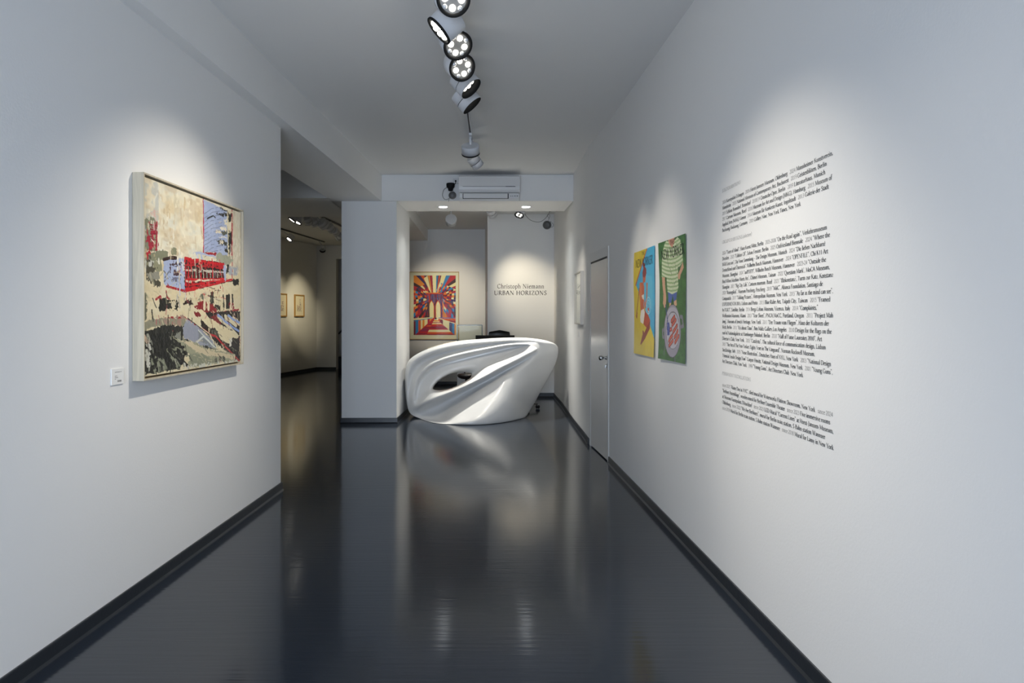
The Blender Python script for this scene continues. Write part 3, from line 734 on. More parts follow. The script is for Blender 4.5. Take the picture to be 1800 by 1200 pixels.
a2.line(pp(g2, '466 750 480 752 490 830 474 834'), .03, '8A8694', asp=.73)
a2.line(pp(g2, '330 860 318 865 320 920 332 925'), .03, '8A8694', asp=.73)
a2.poly(ellp(399, 872, 71, 226), '55505C'); a2.poly(ellp(399, 872, 68, 220), 'A8A2B0')
a2.poly(ellp(400, 800, 60, 130), 'C2BEC8'); a2.poly(ellp(402, 866, 58, 160), '6E6A76'); a2.poly(ellp(402, 868, 55, 153), 'C6C2CA')
for k in range(9): 
    h_ = 150*math.sqrt(max(0, 1-((k-4)/4.6)**2)); a2.line([g2(402+(k-4)*12, 868-h_), g2(402+(k-4)*12, 868+h_)], .006, 'EDEAEE', asp=.73)
for a in ('390 790 402 770 415 750', '396 822 412 800 426 778', '404 880 420 855 437 825', '362 880 374 862 390 856', '416 925 428 905 443 868', '420 968 434 945 450 912', '370 955 382 930 398 908', '372 995 386 975 402 950'):
    a2.line(pp(g2, a), .036, '6E1E1A', asp=.73); a2.line(pp(g2, a), .028, 'C83A28', asp=.73); a2.line(pp(g2, a), .008, 'E88A6C', asp=.73)
a2.line(pp(g2, '340 655 346 700 360 800'), .018, '31448C', asp=.73)
a2.poly(pp(g2, '354 800 372 798 378 850 374 905 356 910 352 850'), '3C50A0')
for a in ((362, 825), (368, 850), (360, 875)): a2.ell(*g2(*a), .008, .010, '8A98CC')
p1, c1 = poster('magazine_cover_poster', a1, 5.66, .61, 1.146, .83, 0)
tag(p1, 'unframed yellow and blue magazine cover poster of a seated bather in a white bikini', 'poster', 'magazine cover posters on the wall by the door')
p2, c2 = poster('magazine_cover_poster', a2, 4.912, .597, 1.149, .826, 2)
tag(p2, 'unframed green magazine cover poster of a man in a striped shirt grilling sausages', 'poster', 'magazine cover posters on the wall by the door')
def masthead(o, cf, wd, ht, lines):
    mb = MB()
    for s, x, z, em, w_, W in lines: typeset(mb, s, em, (x, 0, z), (1, 0, 0), (0, 0, 1), w_, W=W, T=.055, serif=0)
    mb.v = [(x, cf(x/wd, 1-z/ht)[1]-.0012, z) for x, y, z in mb.v]
    mb.build('masthead', inkm, o)
masthead(p1, c1, .61, .83, [('NEW YORKER', .058, .700, .098, .508, .10), ('THE', .238, .788, .042, .088, .09), ('JULY', .08, .795, .012, .04, .1), ('AUG 1, 2011', .46, .795, .012, .09, .1)][:2])
masthead(p2, c2, .597, .826, [('NEW YORKER', .058, .700, .104, .512, .115), ('THE', .262, .786, .046, .098, .09)])

# ---------------------------------------------------------------- large block of wall text, right wall
L5 = ['2026 Kunstpalais Erlangen   2024 Horst-Janssen-Museum, Oldenburg   2024 Mannheimer Kunstverein,',
'Mannheim   2020 National Museum of Contemporary Art, Bucharest   2019 Geistesblüten, Berlin',
'2019 Schloss Bonndorf, Bonndorf   2018/19 Deutsche Oper, Berlin   2019 Literaturhaus, Munich',
'2017 Cartoon Museum, Basel   2016 Museum for Art and Design (MKG), Hamburg   2015 Museum of',
'Applied Arts (MAK), Vienna   2014 Museum für Konkrete Kunst, Ingolstadt   2013 Galerie der Stadt',
'Backnang, Backnang, Germany   2005 Gallery Nine, New York Times, New York']
E5 = [920, 873, 862, 912, 888, 677]
L6 = ['2026 “Faces of Mind”, Haus.Kunst.Mitte, Berlin   2025-2026 “On the Road again”, Verkehrsmuseum',
'Dresden   2025 “Edition Of”, Schau Fenster, Berlin   2025 Ostfriesland Biennale   2024 “Where the',
'Wild Lines are”, Die Neue Sammlung – The Design Museum, Munich   2024 “Die lieben Nachbarn!',
'Deutschland und Österreich”, Wilhelm Busch Museum, Hannover   2024 “OPENFILE”, Chi K11 Art',
'Museum, Shanghai   2024 “anPFIFF!”, Wilhelm Busch Museum, Hannover   2023-24 “Outside the',
'Box! When Machine Meets Art”, Chimei Museum, Tainan   2022 ‘Question Mark’, MoCA Museum,',
'Shanghai   2021 “Big City Life”, Cartoon museum  Basel   2021 “Illokonstanz’, Turm zur Katz, Konstanz',
'2020 “Rosenglück”, Museum Penzberg, Penzberg   2019 “MiiC”, Abanca Foundation, Santiago de',
'Compostela   2017 “Talking Pictures”, Metropolitan Museum, New York   2015 “As far as the mind can see”,',
'EXPERIMENTA 2015, Lisbon and Porto   2015 Blue Rider Art, Taipeh City, Taiwan   2015 “Framed',
'by FUKT”, Satellite, Berlin   2014 Berga Urban Museum, Vicenza, Italy   2014 “Complaints,”',
'Wolfsonian Museum, Miami   2013 “Tear Sheet”, PNCA/MoCC, Portland, Oregon   2011 “Project Mah',
'Jong”, Museum of Jewish Heritage, New York   2011 “Der Traum vom Fliegen”, Haus der Kulturen der',
'Welt, Berlin   2011 “It’s about Time”, Ben Maltz Gallery,Los Angeles   2010 Design for the flags on the',
'roof of Nationalgalerie at Hamburger Bahnhof, Berlin   2010 “Hall of Fame Laureates 2010”, Art',
'Director’s Club, New York   2005 “Catalysts”, The cultural force of communication design, Lisbon',
'2005 “The Art of The New Yorker, Eighty Years in The Vanguard”, Norman Rockwell Museum,',
'Stockbridge, MA   2005 “Neue Illustration”, Deutsches Haus of NYU, New York   2003 “National Design',
'Triennial: Inside Design Now” Cooper-Hewitt, National Design Museum, New York   2001 “Young Guns”,',
'Art Directors Club, New York   1999 “Young Guns”, Art Directors Club  New York']
E6 = [875, 897, 863, 883, 867, 897, 922, 843, 922, 900]
E6b = [838, 955, 922, 943, 868, 897, 813, 938, 953, 720]
L7 = ['since 2025 “Rainy Day in NYC”, tiled mural for Waterworks Flatiron Showroom, New York   since 2024',
'“Berliner Assemblage”, wooden mural for Berliner Ensemble Theater   since 2023 Five immersive rooms',
'at Museum Kunstpalast, Düsseldorf   since 2023 LED-Mural “Current Lines” at Horst-Janssen-Museum,',
'Oldenburg   since 2022 “We Are Berliners”, mural for Berlin train station, S-Bahn station Wannsee',
'since 2018 Mural for Berlin train station, S-Bahn station Wannsee   since 2018 Mural for Lamy in New York']
E7 = [953, 932, 958, 893, 958]
Y0 = 1200*1.36/441
def lw(px): return Y0 - 1200*1.36/(px-829)
wt = empty('wall_text', (1.36, Y0, .93), -PI/2)
tag(wt, 'large block of small dark serif exhibition lettering stuck on the white wall', 'wall text')
def block(name, lines, ends, k, z_first, pitch=.0306, **kw):
    mb = MB()
    for i, (s, e) in enumerate(zip(lines, ends)):
        s = ' '.join(s.split('   ')) if False else s
        typeset(mb, s, .0268, (0, -.0012, z_first-i*pitch-.93), (1, 0, 0), (0, 0, 1), lw(1250+e/k), W=.110, T=.042, Wy=.05, **kw)
    mb.build(name, inkm, wt)
headm = mat('grey_vinyl_lettering', (.06, .06, .06), .5)
def heading(s, e, k, z):
    mb = MB(); typeset(mb, s, .0258, (0, -.0012, z-.93), (1, 0, 0), (0, 0, 1), lw(1250+e/k), W=.050, T=.026)
    mb.build('heading', headm, wt)
heading('SOLO EXHIBITIONS', 223, 4.287, 2.121)
block('paragraph', L5, E5, 4.287, 2.058, .0302)
heading('GROUP EXHIBITIONS (selection)', 308, 4.287, 1.843)
mb_lines = [1250+e/4.287 for e in E6] + [1250+e/4.443 for e in E6b]
mbb = MB()
for i, (s, e) in enumerate(zip(L6, mb_lines)):
    typeset(mbb, s, .0268, (0, -.0012, 1.7837-i*.03068-.93), (1, 0, 0), (0, 0, 1), lw(e), W=.110, T=.042, Wy=.05)
mbb.build('paragraph', inkm, wt)
heading('PERMANENT INSTALLATIONS', 311, 4.443, 1.1345)
block('paragraph', L7, E7, 4.443, 1.072, .0310)

# ---------------------------------------------------------------- title lettering on the wall behind the desk
tt = empty('wall_title', (0.288, 12.34, 1.80))
tag(tt, 'dark serif exhibition title lettering on the white wall behind the desk', 'wall text')
def title(words, em, x0, z, total, W, T):
    k = total/line_width(' '.join(words), em, .07); x = x0
    for wd_ in words:
        lw_ = line_width(wd_, em, .07)*k
        mb = MB(); typeset(mb, wd_, em, (x, -.0015, z), (1, 0, 0), (0, 0, 1), lw_, track=.07, W=W, T=T); mb.build('title_word', inkm, tt)
        x += lw_+.31*em*k
title(['Christoph', 'Niemann'], .118, (874-829)/97.25-.288, .157, .853, .105, .045)
title(['URBAN', 'HORIZONS'], .115, (868.5-829)/97.25-.288, .039, .958, .125, .045)

# ---------------------------------------------------------------- framed bridge print on the back wall
b = Art(260, 366, 'F0E2B8', 8)
PAL = ['7E1830', 'B8173A', 'EE8A2C', 'F3DFA8', '2E82C2', '3C2560', '451C2C', 'E4581F', 'C41A2C', '56264A']
def hashp(i, j, k=0): return ((i*73856093) ^ (j*19349663) ^ (k*83492791)) % 97
X = b.u*635; Yp = b.t*896            # local drawing units
dx, dy = X-318, Yp-636
ang = np.arctan2(-dy, np.abs(dx)+1e-6)   # symmetric fan
side = (dx > 0).astype(int)
r = np.hypot(dx, dy)
ia = np.floor(np.degrees(np.arctan2(-(Yp-285), dx))/7.5).astype(int)        # cable fan above the tower
colr = np.array([b.h(c) for c in PAL])
fan = hashp(ia, (r > 420+60*np.sin(ia*2.1)).astype(int), 3) % 10
up = Yp < 285
b.c[:] = colr[fan]
# chequered netting at both sides
i2 = np.floor(np.degrees(np.arctan2((Yp-330), np.abs(dx)))/6.2).astype(int)
j2 = np.floor(np.abs(dx)/36+.25*np.sin(i2)).astype(int)
pick = hashp(i2+40, j2+7, side+1) % 10
net = (Yp < 636) & (np.abs(dx) > 95) & (Yp > 150-(-np.abs(dx)+318)*.45+60)
b.c[net] = colr[pick][net]
b.poly([(.445, 0), (.535, 0), (.535, .30), (.465, .30)], 'F4E4B4')
for x0, x1, xb, c in ((.24, .33, .41, 'F3DFA8'), (.34, .38, .43, 'EE8A2C'), (.40, .44, .455, 'B8173A'), (.54, .58, .53, '2E82C2'), (.60, .63, .55, 'E4581F'), (.66, .70, .56, 'F3DFA8'), (.77, .87, .62, '2E82C2')):
    b.poly([(x0, 0 if x0 > .3 else .05), (x1, 0), (xb+.01, .30), (xb, .30)], c)
tower = [(.30, .295), (.70, .295), (.72, .71), (.34, .71)]
b.poly(tower, '4A2048')
sel = b.inside([(.30, .30), (.70, .30), (.68, .46), (.32, .46)], b.u, b.t)
b.mottle(sel.astype(float), ['7E1830', '3C2560', 'C41A2C', '2E6CA8', '5A2050'], 26, 18, .8)
for k in range(14): b.line([(.32+.027*k, .32), (.30+.032*k+.01*(k % 3), .47)], .005, PAL[[1, 4, 7, 0][k % 4]], asp=.71)
b.line([(.30, .305), (.70, .305)], .018, 'C41A2C', asp=.71); b.line([(.28, .290), (.62, .295)], .012, 'EE8A2C', asp=.71)
for cx in (.425, .58):
    for g_, c in ((.020, 'C41A2C'), (.010, 'F08A28'), (0, 'F4E2AE')):
        b.poly([(cx-.045-g_, .71), (cx-.05-g_, .52), (cx-.035-g_*.7, .47-g_*.5), (cx, .43-g_), (cx+.035+g_*.7, .47-g_*.5), (cx+.05+g_, .52), (cx+.052+g_, .71)], c)
for x, c in ((.345, '3A3A3C'), (.365, '7E1830'), (.66, '3C2560'), (.685, 'C41A2C'), (.70, 'EE8A2C')): b.line([(x, .45), (x+.005, .71)], .014, c, asp=.71)
low = b.t > .71
ic = np.floor(np.degrees(np.arctan2(np.abs(dx), (Yp-600)))/4.1 + .4*side).astype(int); ic2 = np.floor((X/34)+.2*np.sin(X/20)).astype(int)
b.c[low] = colr[(hashp(ic2+3, 11, side)) % 10][low]
for c, y0, y1, w_ in (('F3DFA8', .72, .735, .035), ('2E82C2', .74, .765, .014)):
    b.line([(.0, y1), (.44, .712)], w_*.7, c, asp=.71); b.line([(1, y1+.03), (.60, .715)], w_*.7, c if c[0] == 'F' else 'E4581F', asp=.71)
b.poly([(.60, .715), (1, .72), (1, .79), (.86, .77)], 'E4581F'); b.poly([(.86, .75), (1, .76), (1, .79), (.86, .775)], '9A1020')
b.line([(.62, .725), (1, .812)], .012, 'F3DFA8', asp=.71); b.line([(.60, .712), (1, .714)], .010, '2E82C2', asp=.71)
b.poly([(.48, .71), (.03, 1), (.33, 1), (.5, .76)], 'C41A2C')
for k in range(9): b.poly([(.47-.05*k, .76+.027*k), (.5-.025*k, .76+.027*k), (.49-.028*k, .772+.027*k), (.45-.05*k, .772+.027*k)], ['3C2560', 'B8173A', '56264A', 'E4581F', '7E1830', '3C2560'][k % 6])
ys = [.735, .752, .77, .784, .80, .815, .832, .85, .868, .886, .912, .95, .98, 1.0]; cs = ['F3DFA8', 'EE8A2C', 'F3DFA8', 'C41A2C', 'F3DFA8', 'E4581F', 'C41A2C', 'B8173A', '7E1830', 'C41A2C', 'F3DFA8', 'E4581F', 'A01030']
cs = cs
for (y0, y1), c in zip(zip(ys[:-1], ys[1:]), cs):
    xl = lambda y: .505-(y-.72)*.72; xr = lambda y: .525+(y-.72)*1.62
    b.poly([(xl(y0), y0), (xr(y0), y0), (xr(y1), y1), (xl(y1), y1)], c)
bp = empty('framed_print', ((720-829)/82.76, 14.5, (556-596.5)/82.76+1.45))
tag(bp, 'framed print of a bridge tower in red, blue and orange facets with a cream border', 'picture')
BW, BH = 87/82.76, 119/82.76
framed_box(MB(), BW, BH, .013, .035).build('frame', oak, bp, bevel=.001)
MB().box(.013, BW-.013, -.014, -.002, .013, BH-.013).build('mount', paper, bp)
bx0, bx1, bz0, bz1 = 7.3/82.76, 81/82.76, 7.9/82.76, 112.4/82.76
b.mesh('print', colmat('print_inks', .6), lambda u, t: (bx0+u*(bx1-bx0), -.0155, bz1-t*(bz1-bz0)), bp)
MB().box(.013, BW-.013, -.026, -.023, .013, BH-.013).build('glass_pane', museum, bp)

# ---------------------------------------------------------------- small framed work in the passage on the right, its label
def RX(y):
    for (x0, y0), (x1, y1) in zip(RW[:-1], RW[1:]):
        if y0 <= y <= y1: return x0+(x1-x0)*(y-y0)/(y1-y0)
yA, yB = 8.80, 8.20
fr_ = empty('framed_drawing', (RX(yA)-.0005, yA, 1.352), math.atan2(yB-yA, RX(yB)-RX(yA)))
tag(fr_, 'tall narrow framed pale drawing under glass hung between desk and door', 'picture')
framed_box(MB(), .60, .648, .012, .045).build('frame', mat('pale_grey_frame', (.52, .50, .46), .4), fr_, bevel=.001)
MB().box(.015, .585, -.012, -.002, .015, .633).build('mount', paperw, fr_)
dr = MB()
for k in range(5): dr.box(.1+k*.1, .102+k*.1, -.0128, -.012, .12, .52)
dr.build('drawn_lines', mat('faint_pencil', (.45, .45, .45), .7), fr_)
MB().box(.015, .585, -.032, -.029, .015, .633).build('glass_pane', glassm, fr_)
sl = empty('caption_card', (RX(8.72)-.0005, 8.72, 1.19), math.atan2(yB-yA, RX(yB)-RX(yA)))
tag(sl, 'tiny caption card under the framed drawing between desk and door', 'label')
MB().box(0, .07, -.005, -.0005, 0, .075).build('card', paperw, sl, bevel=.0005)

# ---------------------------------------------------------------- small framed prints in the side gallery
def gframe(t0, wd, z0, ht, seed, label):
    p = GA - gd*((18.6-t0)/gd.y)
    e = empty('small_framed_print', (p.x+.0005, p.y, z0), math.atan2(gd.y, gd.x)); tag(e, label, 'picture', 'small prints in the side gallery')
    framed_box(MB(), wd, ht, .028, .035).build('frame', oak, e, bevel=.001)
    MB().box(.028, wd-.028, -.016, -.002, .028, ht-.028).build('mount', paper, e)
    rr = random.Random(seed); m1 = MB(); m2 = MB()
    for c in range(5):
        n = rr.randint(4, 9)
        for k in range(n):
            x = .14+c*(wd-.28)/5; z = .14+k*.035+rr.random()*.01
            (m1 if rr.random() < .75 else m2).box(x, x+.02+.02*rr.random(), -.0168, -.016, z, z+.012+.01*rr.random())
    m1.build('ink_drawing', mat('sepia_ink', (.09, .05, .07), .7), e); m2.build('red_ink', mat('plum_ink', (.25, .02, .08), .7), e)
    return e
gframe(17.33, .52, 1.445, .565, 3, 'small oak-framed cream print nearer the corner in the side gallery')
gframe(16.42, .52, 1.445, .57, 5, 'small oak-framed cream print half hidden by the end of the long white wall')
p = GA - gd*((18.6-17.36)/gd.y)
gl_ = empty('caption_card', (p.x+.0005, p.y, 1.26), math.atan2(gd.y, gd.x)); tag(gl_, 'tiny caption card under the gallery print nearer the corner', 'label')
MB().box(0, .13, -.005, -.0005, 0, .12).build('card', paperw, gl_)

# ---------------------------------------------------------------- staircase in the opening beyond the gallery
st = empty('staircase', (-3.69, 18.9, 0)); tag(st, 'dark staircase rising behind the gallery corner', 'stairs')
for k in range(6):
    MB().box(-.0+.22*k-.05, .22*(k+1)-.05 if k < 5 else 1.05, .03, 1.18, 0 if k == 0 else .33+.21*(k-1)-.02, .33+.21*k).build('step', basem, st)
hr = empty('handrail', (-3.9, 20.1, 1.0)); tag(hr, 'grey metal handrail climbing the wall above the dark stairs', 'handrail')
m_ = MB(); m_.tube([(-.02, -.02, -.06), (-.02, -.06, -.06), (.02, -.07, -.04), (.5, -.07, .52), (1.0, -.07, 1.05)], .022); m_.build('rail', greym, hr)
m_ = MB(); m_.tube([(.3, -.07, .27), (.3, 0, .22)], .008); m_.build('bracket', greym, hr)

# ---------------------------------------------------------------- sculpted reception desk: closed lofted shell with an eye-shaped opening
def pl(s): 
    v = [float(x) for x in s.split()]
    return [(v[i], v[i+1], v[i+2]) for i in range(0, len(v), 3)]
# each ring: 22 stations counter-clockwise from the tip at the right: drawing x, drawing y, forward bulge (m)
R0 = pl('738 505 .06  736 495 .04  728 489 .03  705 485 .02  660 484 .01  620 487 .0  560 503 .0  510 528 .0  475 555 .0  450 578 .01  436 596 .03  428 612 .05  432 622 .08  450 628 .11  490 629 .14  540 620 .16  590 604 .17  640 580 .17  680 557 .16  705 543 .14  722 530 .11  733 517 .08')
R1 = pl('868 428 .20  850 426 .17  820 427 .14  770 432 .11  700 445 .09  640 458 .08  560 485 .07  500 515 .06  455 548 .06  425 578 .06  405 605 .07  398 632 .10  405 652 .16  432 660 .23  485 650 .29  545 632 .32  600 613 .33  655 590 .33  705 563 .32  750 533 .31  795 497 .29  838 456 .25')
R2 = pl('1190 322 .18  1150 300 .15  1105 295 .11  1000 303 .08  850 332 .07  700 367 .06  560 402 .05  450 447 .03  385 502 .01  345 562 0  325 622 .01  318 690 .02  330 722 .10  375 718 .20  455 690 .31  555 650 .37  650 608 .39  740 566 .38  830 520 .37  920 470 .34  1010 422 .30  1110 368 .23')
R3 = pl('1215 322 .12  1175 288 .13  1125 277 .165  1000 283 .195  850 310 .20  690 343 .19  540 382 .17  430 425 .14  360 482 .10  315 548 .06  295 617 .04  287 692 .04  292 760 .02  345 785 .02  455 752 .03  572 695 .05  682 636 .07  790 578 .09  890 526 .10  990 470 .11  1090 417 .12  1170 366 .13')
R4 = pl('1245 322 .08  1210 270 .09  1130 260 .075  1000 264 .05  830 287 .035  660 314 .02  500 352 .0  390 397 -.02  315 452 -.03  275 522 -.04  260 602 -.04  255 692 -.04  264 778 -.04  325 822 .02  470 838 .20  565 795 .34  658 742 .38  762 670 .37  870 602 .34  975 538 .33  1075 484 .27  1170 417 .17')
R5 = pl('1315 325 -.06  1262 262 .05  1150 248 .09  1000 248 .13  800 264 .13  630 287 .12  470 324 .10  355 371 .07  280 426 .03  247 496 -.01  237 592 -.04  238 692 -.06  254 786 -.07  312 828 .02  455 856 .32  600 860 .56  735 838 .61  870 790 .555  980 718 .44  1055 645 .30  1145 550 .12  1250 430 -.04')
R6 = pl('1375 330 -.27  1340 270 -.12  1200 237 .02  1000 233 .02  780 245 .05  600 262 .05  440 300 .03  330 345 0  255 400 -.04  227 470 -.08  222 560 -.12  229 680 -.15  248 770 -.15  300 830 -.10  430 870 .26  600 885 .45  780 887 .49  960 870 .28  1100 840 0  1170 750 -.24  1250 610 -.32  1340 450 -.34')
YD = 9.72
def world(p):
    px, py, D = 660+p[0]/4.286, 540+p[1]/4.286, p[2]
    Y = YD-D; X = (px-829)*Y/1200; Z = 1.45+(556-py)*Y/1200
    return [X, Y, Z]
rings = [[world(p) for p in R] for R in (R0, R1, R2, R3, R4, R5, R6)]
for j in (13, 14, 15, 16, 17, 18):          # the foot: keep the drawn direction, land it on the floor
    X, Y, Z = rings[6][j]
    yy = 556-(Z-1.45)*1200/Y
    if j != 13: Y2 = 1.45*1200/(yy-556); rings[6][j] = [X*Y2/Y, Y2, 0.004]
    else: rings[6][j] = [X, Y, .004 if Z < .03 else Z]
ctr = Vector(((610-700)/4.286*0+(-.12), 0, .66))
def off(R, dy, k=1.0):
    return [[ctr.x+(x-ctr.x)*k, y+dy, max(.004, ctr.z+(z-ctr.z)*k)] for x, y, z in R]
def rim(R, back, k, topback=0):
    out = []
    for j, (x, y, z) in enumerate(R):
        tb = topback*max(0, min(1, (z-.75)/.35))
        out.append([ctr.x+(x-ctr.x)*k, y+back+tb, max(.004, ctr.z+(z-ctr.z)*k)])
        out[-1][1] = max(y+.05, min(out[-1][1], 10.22))
    return out
back = [rim(rings[6], .10, 1.0, .04), rim(rings[6], .30, .985, .22), rim(rings[6], .36, .95, .24), rim(rings[6], .33, .92, .20)]
inner = [off(rings[5], .20, .93), off(rings[3], .16), off(rings[2], .16), off(rings[1], .11), off(rings[0], .07)]
allr = rings + back + inner
SUB, SR = 8, 6
def ring_fine(R): return crs([tuple(p) for p in R], SUB, True)
fine = [ring_fine(R) for R in allr]
NJ = len(fine[0]); NR = len(allr)
cols = []
for j in range(NJ):
    cols.append(crs([fine[i][j] for i in range(NR)], SR, True))
NI = len(cols[0])
mb = MB(); vs = [cols[j][i] for j in range(NJ) for i in range(NI)]
vs = [(x, y, max(z, .003)) for x, y, z in vs]
fs = [(j*NI+i, j*NI+(i+1) % NI, ((j+1) % NJ)*NI+(i+1) % NI, ((j+1) % NJ)*NI+i) for j in range(NJ) for i in range(NI)]
mb.add(vs, fs, True)
desk = empty('reception_desk', (0, 9.6, 0)); tag(desk, 'sculptural glossy white reception desk with flowing ridges and an eye-shaped opening', 'desk')
T_ = Matrix.Translation((0, -9.6, 0))
body = mb.build('body', desk_m, desk, M=T_)
sm_ = body.modifiers.new('smooth', 'SMOOTH'); sm_.factor = .5; sm_.iterations = 2
wtp = MB().box(-.80, .80, .42, .88, .72, .75); wtp.build('worktop', plastic, desk, bevel=.003)
MB().box(-.78, -.75, .50, .86, 0.003, .72).build('panel_leg', plastic, desk)
MB().box(.70, .73, .50, .86, 0.003, .72).build('panel_leg', plastic, desk)

# leaflets lying along the rim of the desk
def leaf(x, y, z, rot, tilt, cols_, label, k):
    e = empty('leaflet', (x, y, z)); e.rotation_euler = (0, tilt, rot); tag(e, label, 'leaflet', 'leaflets on the desk rim')
    MB().box(-.10, .10, -.05, .05, 0, .006).build('sheet', paper, e)
    m1 = MB()
    for i in range(6): m1.box(-.095+i*.032, -.075+i*.032, -.045, .045, .006, .0065)
    m1.build('printed_pattern', mat('pink_print', srgb(cols_), .3), e)

from mathutils.bvhtree import BVHTree
_me = body.data; _bvh = BVHTree.FromPolygons([v.co+Vector((0, 9.6, 0)) for v in _me.vertices], [p.vertices[:] for p in _me.polygons])
for k, (lx, ly, c_, lb) in enumerate(((-.53, 9.80, 'C86070', 'pink patterned leaflet lower down the sloping rim of the white desk'), (-.31, 9.80, 'B84A58', 'reddish patterned leaflet higher up the rim of the white desk'))):
    h1 = _bvh.ray_cast(Vector((lx, ly, 2)), Vector((0, 0, -1)))
    if h1[0] is not None:
        n_ = h1[1] if h1[1].z > 0 else -h1[1]
        leaf(lx, ly, h1[0].z+.004, 0, 0, c_, lb, k)
        e_ = [o for o in COL.objects if o.name.startswith('leaflet')][-1]
        X_ = Vector((1, 0, 0)); X_ = (X_-n_*X_.dot(n_)).normalized(); Y_ = n_.cross(X_)
        e_.rotation_euler = Matrix((X_, Y_, n_)).transposed().to_euler()
        e_.location = h1[0]+n_*.003
# monitor on the work surface behind the desk
mo = empty('monitor', (.355, 10.33, .75)); tag(mo, 'black flat monitor whose top edge shows above the desk', 'monitor')
MB().box(-.295, .295, -.022, .02, .16, .415).build('screen_housing', mat('matte_black_housing', (.004, .004, .004), .8, spec=.1), mo, bevel=.004)
MB().box(-.28, .28, .0195, .0215, .18, .40).build('screen', blackg, mo)
MB().box(-.03, .03, -.01, .015, .012, .2).build('stand', blackm, mo)
MB().box(-.12, .12, -.08, .10, 0, .012).build('base_plate', blackm, mo, bevel=.003)

# ---------------------------------------------------------------- office chairs
def office_chair(loc, rz, seat_h, back_top, label, lm, grp='office chairs behind the desk', r=.30, back_w=.22):
    e = empty('office_chair', loc, rz); tag(e, label, 'chair', grp)
    for k in range(5):
        a = 2*PI*k/5+.3; c, s_ = math.cos(a), math.sin(a)
        m = MB(); m.tube([(0, 0, .115), (c*r*.5, s_*r*.5, .105), (c*r, s_*r, .075)], [.024, .019, .014], 8)
        leg = m.build('leg', chrome, e)
        m = MB(); R = Matrix.Translation((c*r, s_*r, .030)) @ Matrix.Rotation(a+.8, 4, 'Z') @ Matrix.Rotation(PI/2, 4, 'X')
        for q in (-.017, .017): m.lathe([(.001, q-.008), (.022, q-.008), (.028, q-.005), (.028, q+.005), (.022, q+.008), (.001, q+.008)], R, 18)
        m.build('caster', blackm, leg)
        m = MB(); m.tube([(c*r, s_*r, .03), (c*r, s_*r, .078)], .008); m.build('caster_stem', chrome, leg)
    m = MB(); m.lathe([(.035, .09), (.035, .14), (.026, .15), (.026, .30), (.016, .31), (.016, seat_h-.06)], n=20); m.build('gas_column', chrome, e)
    m = MB()
    prof = [(.001, -.055), (.15, -.055), (.215, -.04), (.24, -.01), (.23, .02), (.18, .035), (.001, .03)]
    m.lathe([(a, seat_h+b_) for a, b_ in prof], Matrix.Scale(1.08, 4, (1, 0, 0)), 28); m.build('seat', lm, e)
    m = MB(); m.tube([(0, .12, seat_h-.05), (0, .24, seat_h-.03), (0, .29, seat_h+.10), (0, .27, back_top-.25)], .016); m.build('back_support', blackm, e)
    m = MB(); rows = []; h_ = back_top-(seat_h+.14)
    N, K = 20, 14
    for i in range(N+1):
        t = i/N; z = seat_h+.14+h_*t
        wdt = back_w*min(1, (1-abs(2*t-1)**18))**.35+.004
        for k in range(K):
            a = 2*PI*k/K
            sx = math.copysign(abs(math.cos(a))**.6, math.cos(a)); sy = math.sin(a)
            rows.append((sx*wdt, .25+.05*(2*t-1)**2*-.3+sy*.026*min(1, 4*(t+.03)*(1.03-t)) + -.05*(sx**2)*.8, z))
    fs = [(i*K+k, i*K+(k+1) % K, (i+1)*K+(k+1) % K, (i+1)*K+k) for i in range(N) for k in range(K)] + [list(range(K))[::-1], list(range(N*K, N*K+K))]
    m.add(rows, fs, True); m.build('backrest', lm, e)
    for sx in (-1, 1):
        m = MB(); m.tube([(sx*.20, .05, seat_h-.03), (sx*.27, .05, seat_h-.01), (sx*.275, .05, seat_h+.17)], .012); ar = m.build('armrest', blackm, e)
        m = MB(); m.box(sx*.275-.025, sx*.275+.025, -.08, .16, seat_h+.17, seat_h+.195); m.build('arm_pad', lm, ar, bevel=.008)
    return e
office_chair((.44, 11.25, 0), -.12, .48, 1.222, 'black office chair whose rounded backrest rises above the desk and monitor', blk_leather, back_w=.175)
office_chair((.73, 10.70, 0), -1.47, .46, .93, 'office chair on steel castors tucked behind the slanting end of the desk', blk_leather, r=.31)
# swivel stool seen through the opening
so = empty('swivel_stool', (-.08, 10.75, 0)); tag(so, 'dark brown padded stool seen through the eye-shaped opening of the desk', 'stool')
m = MB(); m.lathe([(.001, .475), (.08, .47), (.125, .49), (.14, .52), (.13, .545), (.08, .553), (.001, .548)], Matrix.Translation((0, 0, 0)) @ Matrix.Scale(1.05, 4, (1, 0, 0)), 28); m.build('seat', leather, so)
m = MB(); m.lathe([(.022, .03), (.022, .48)], n=16); m.build('column', blackm, so)
m = MB(); m.lathe([(.17, 0.001), (.17, .012), (.15, .022), (.03, .04), (.022, .05)], n=32); m.build('base_plate', blackm, so)
m = MB(); m.tube([(-.03, .09, .53), (-.03, .115, .60), (-.03, .12, .70)], .010); m.build('back_post', blackm, so)
m = MB(); m.tube([(-.12, .115, .70), (0, .135, .71), (.12, .115, .70)], .022); m.build('back_cushion', leather, so)

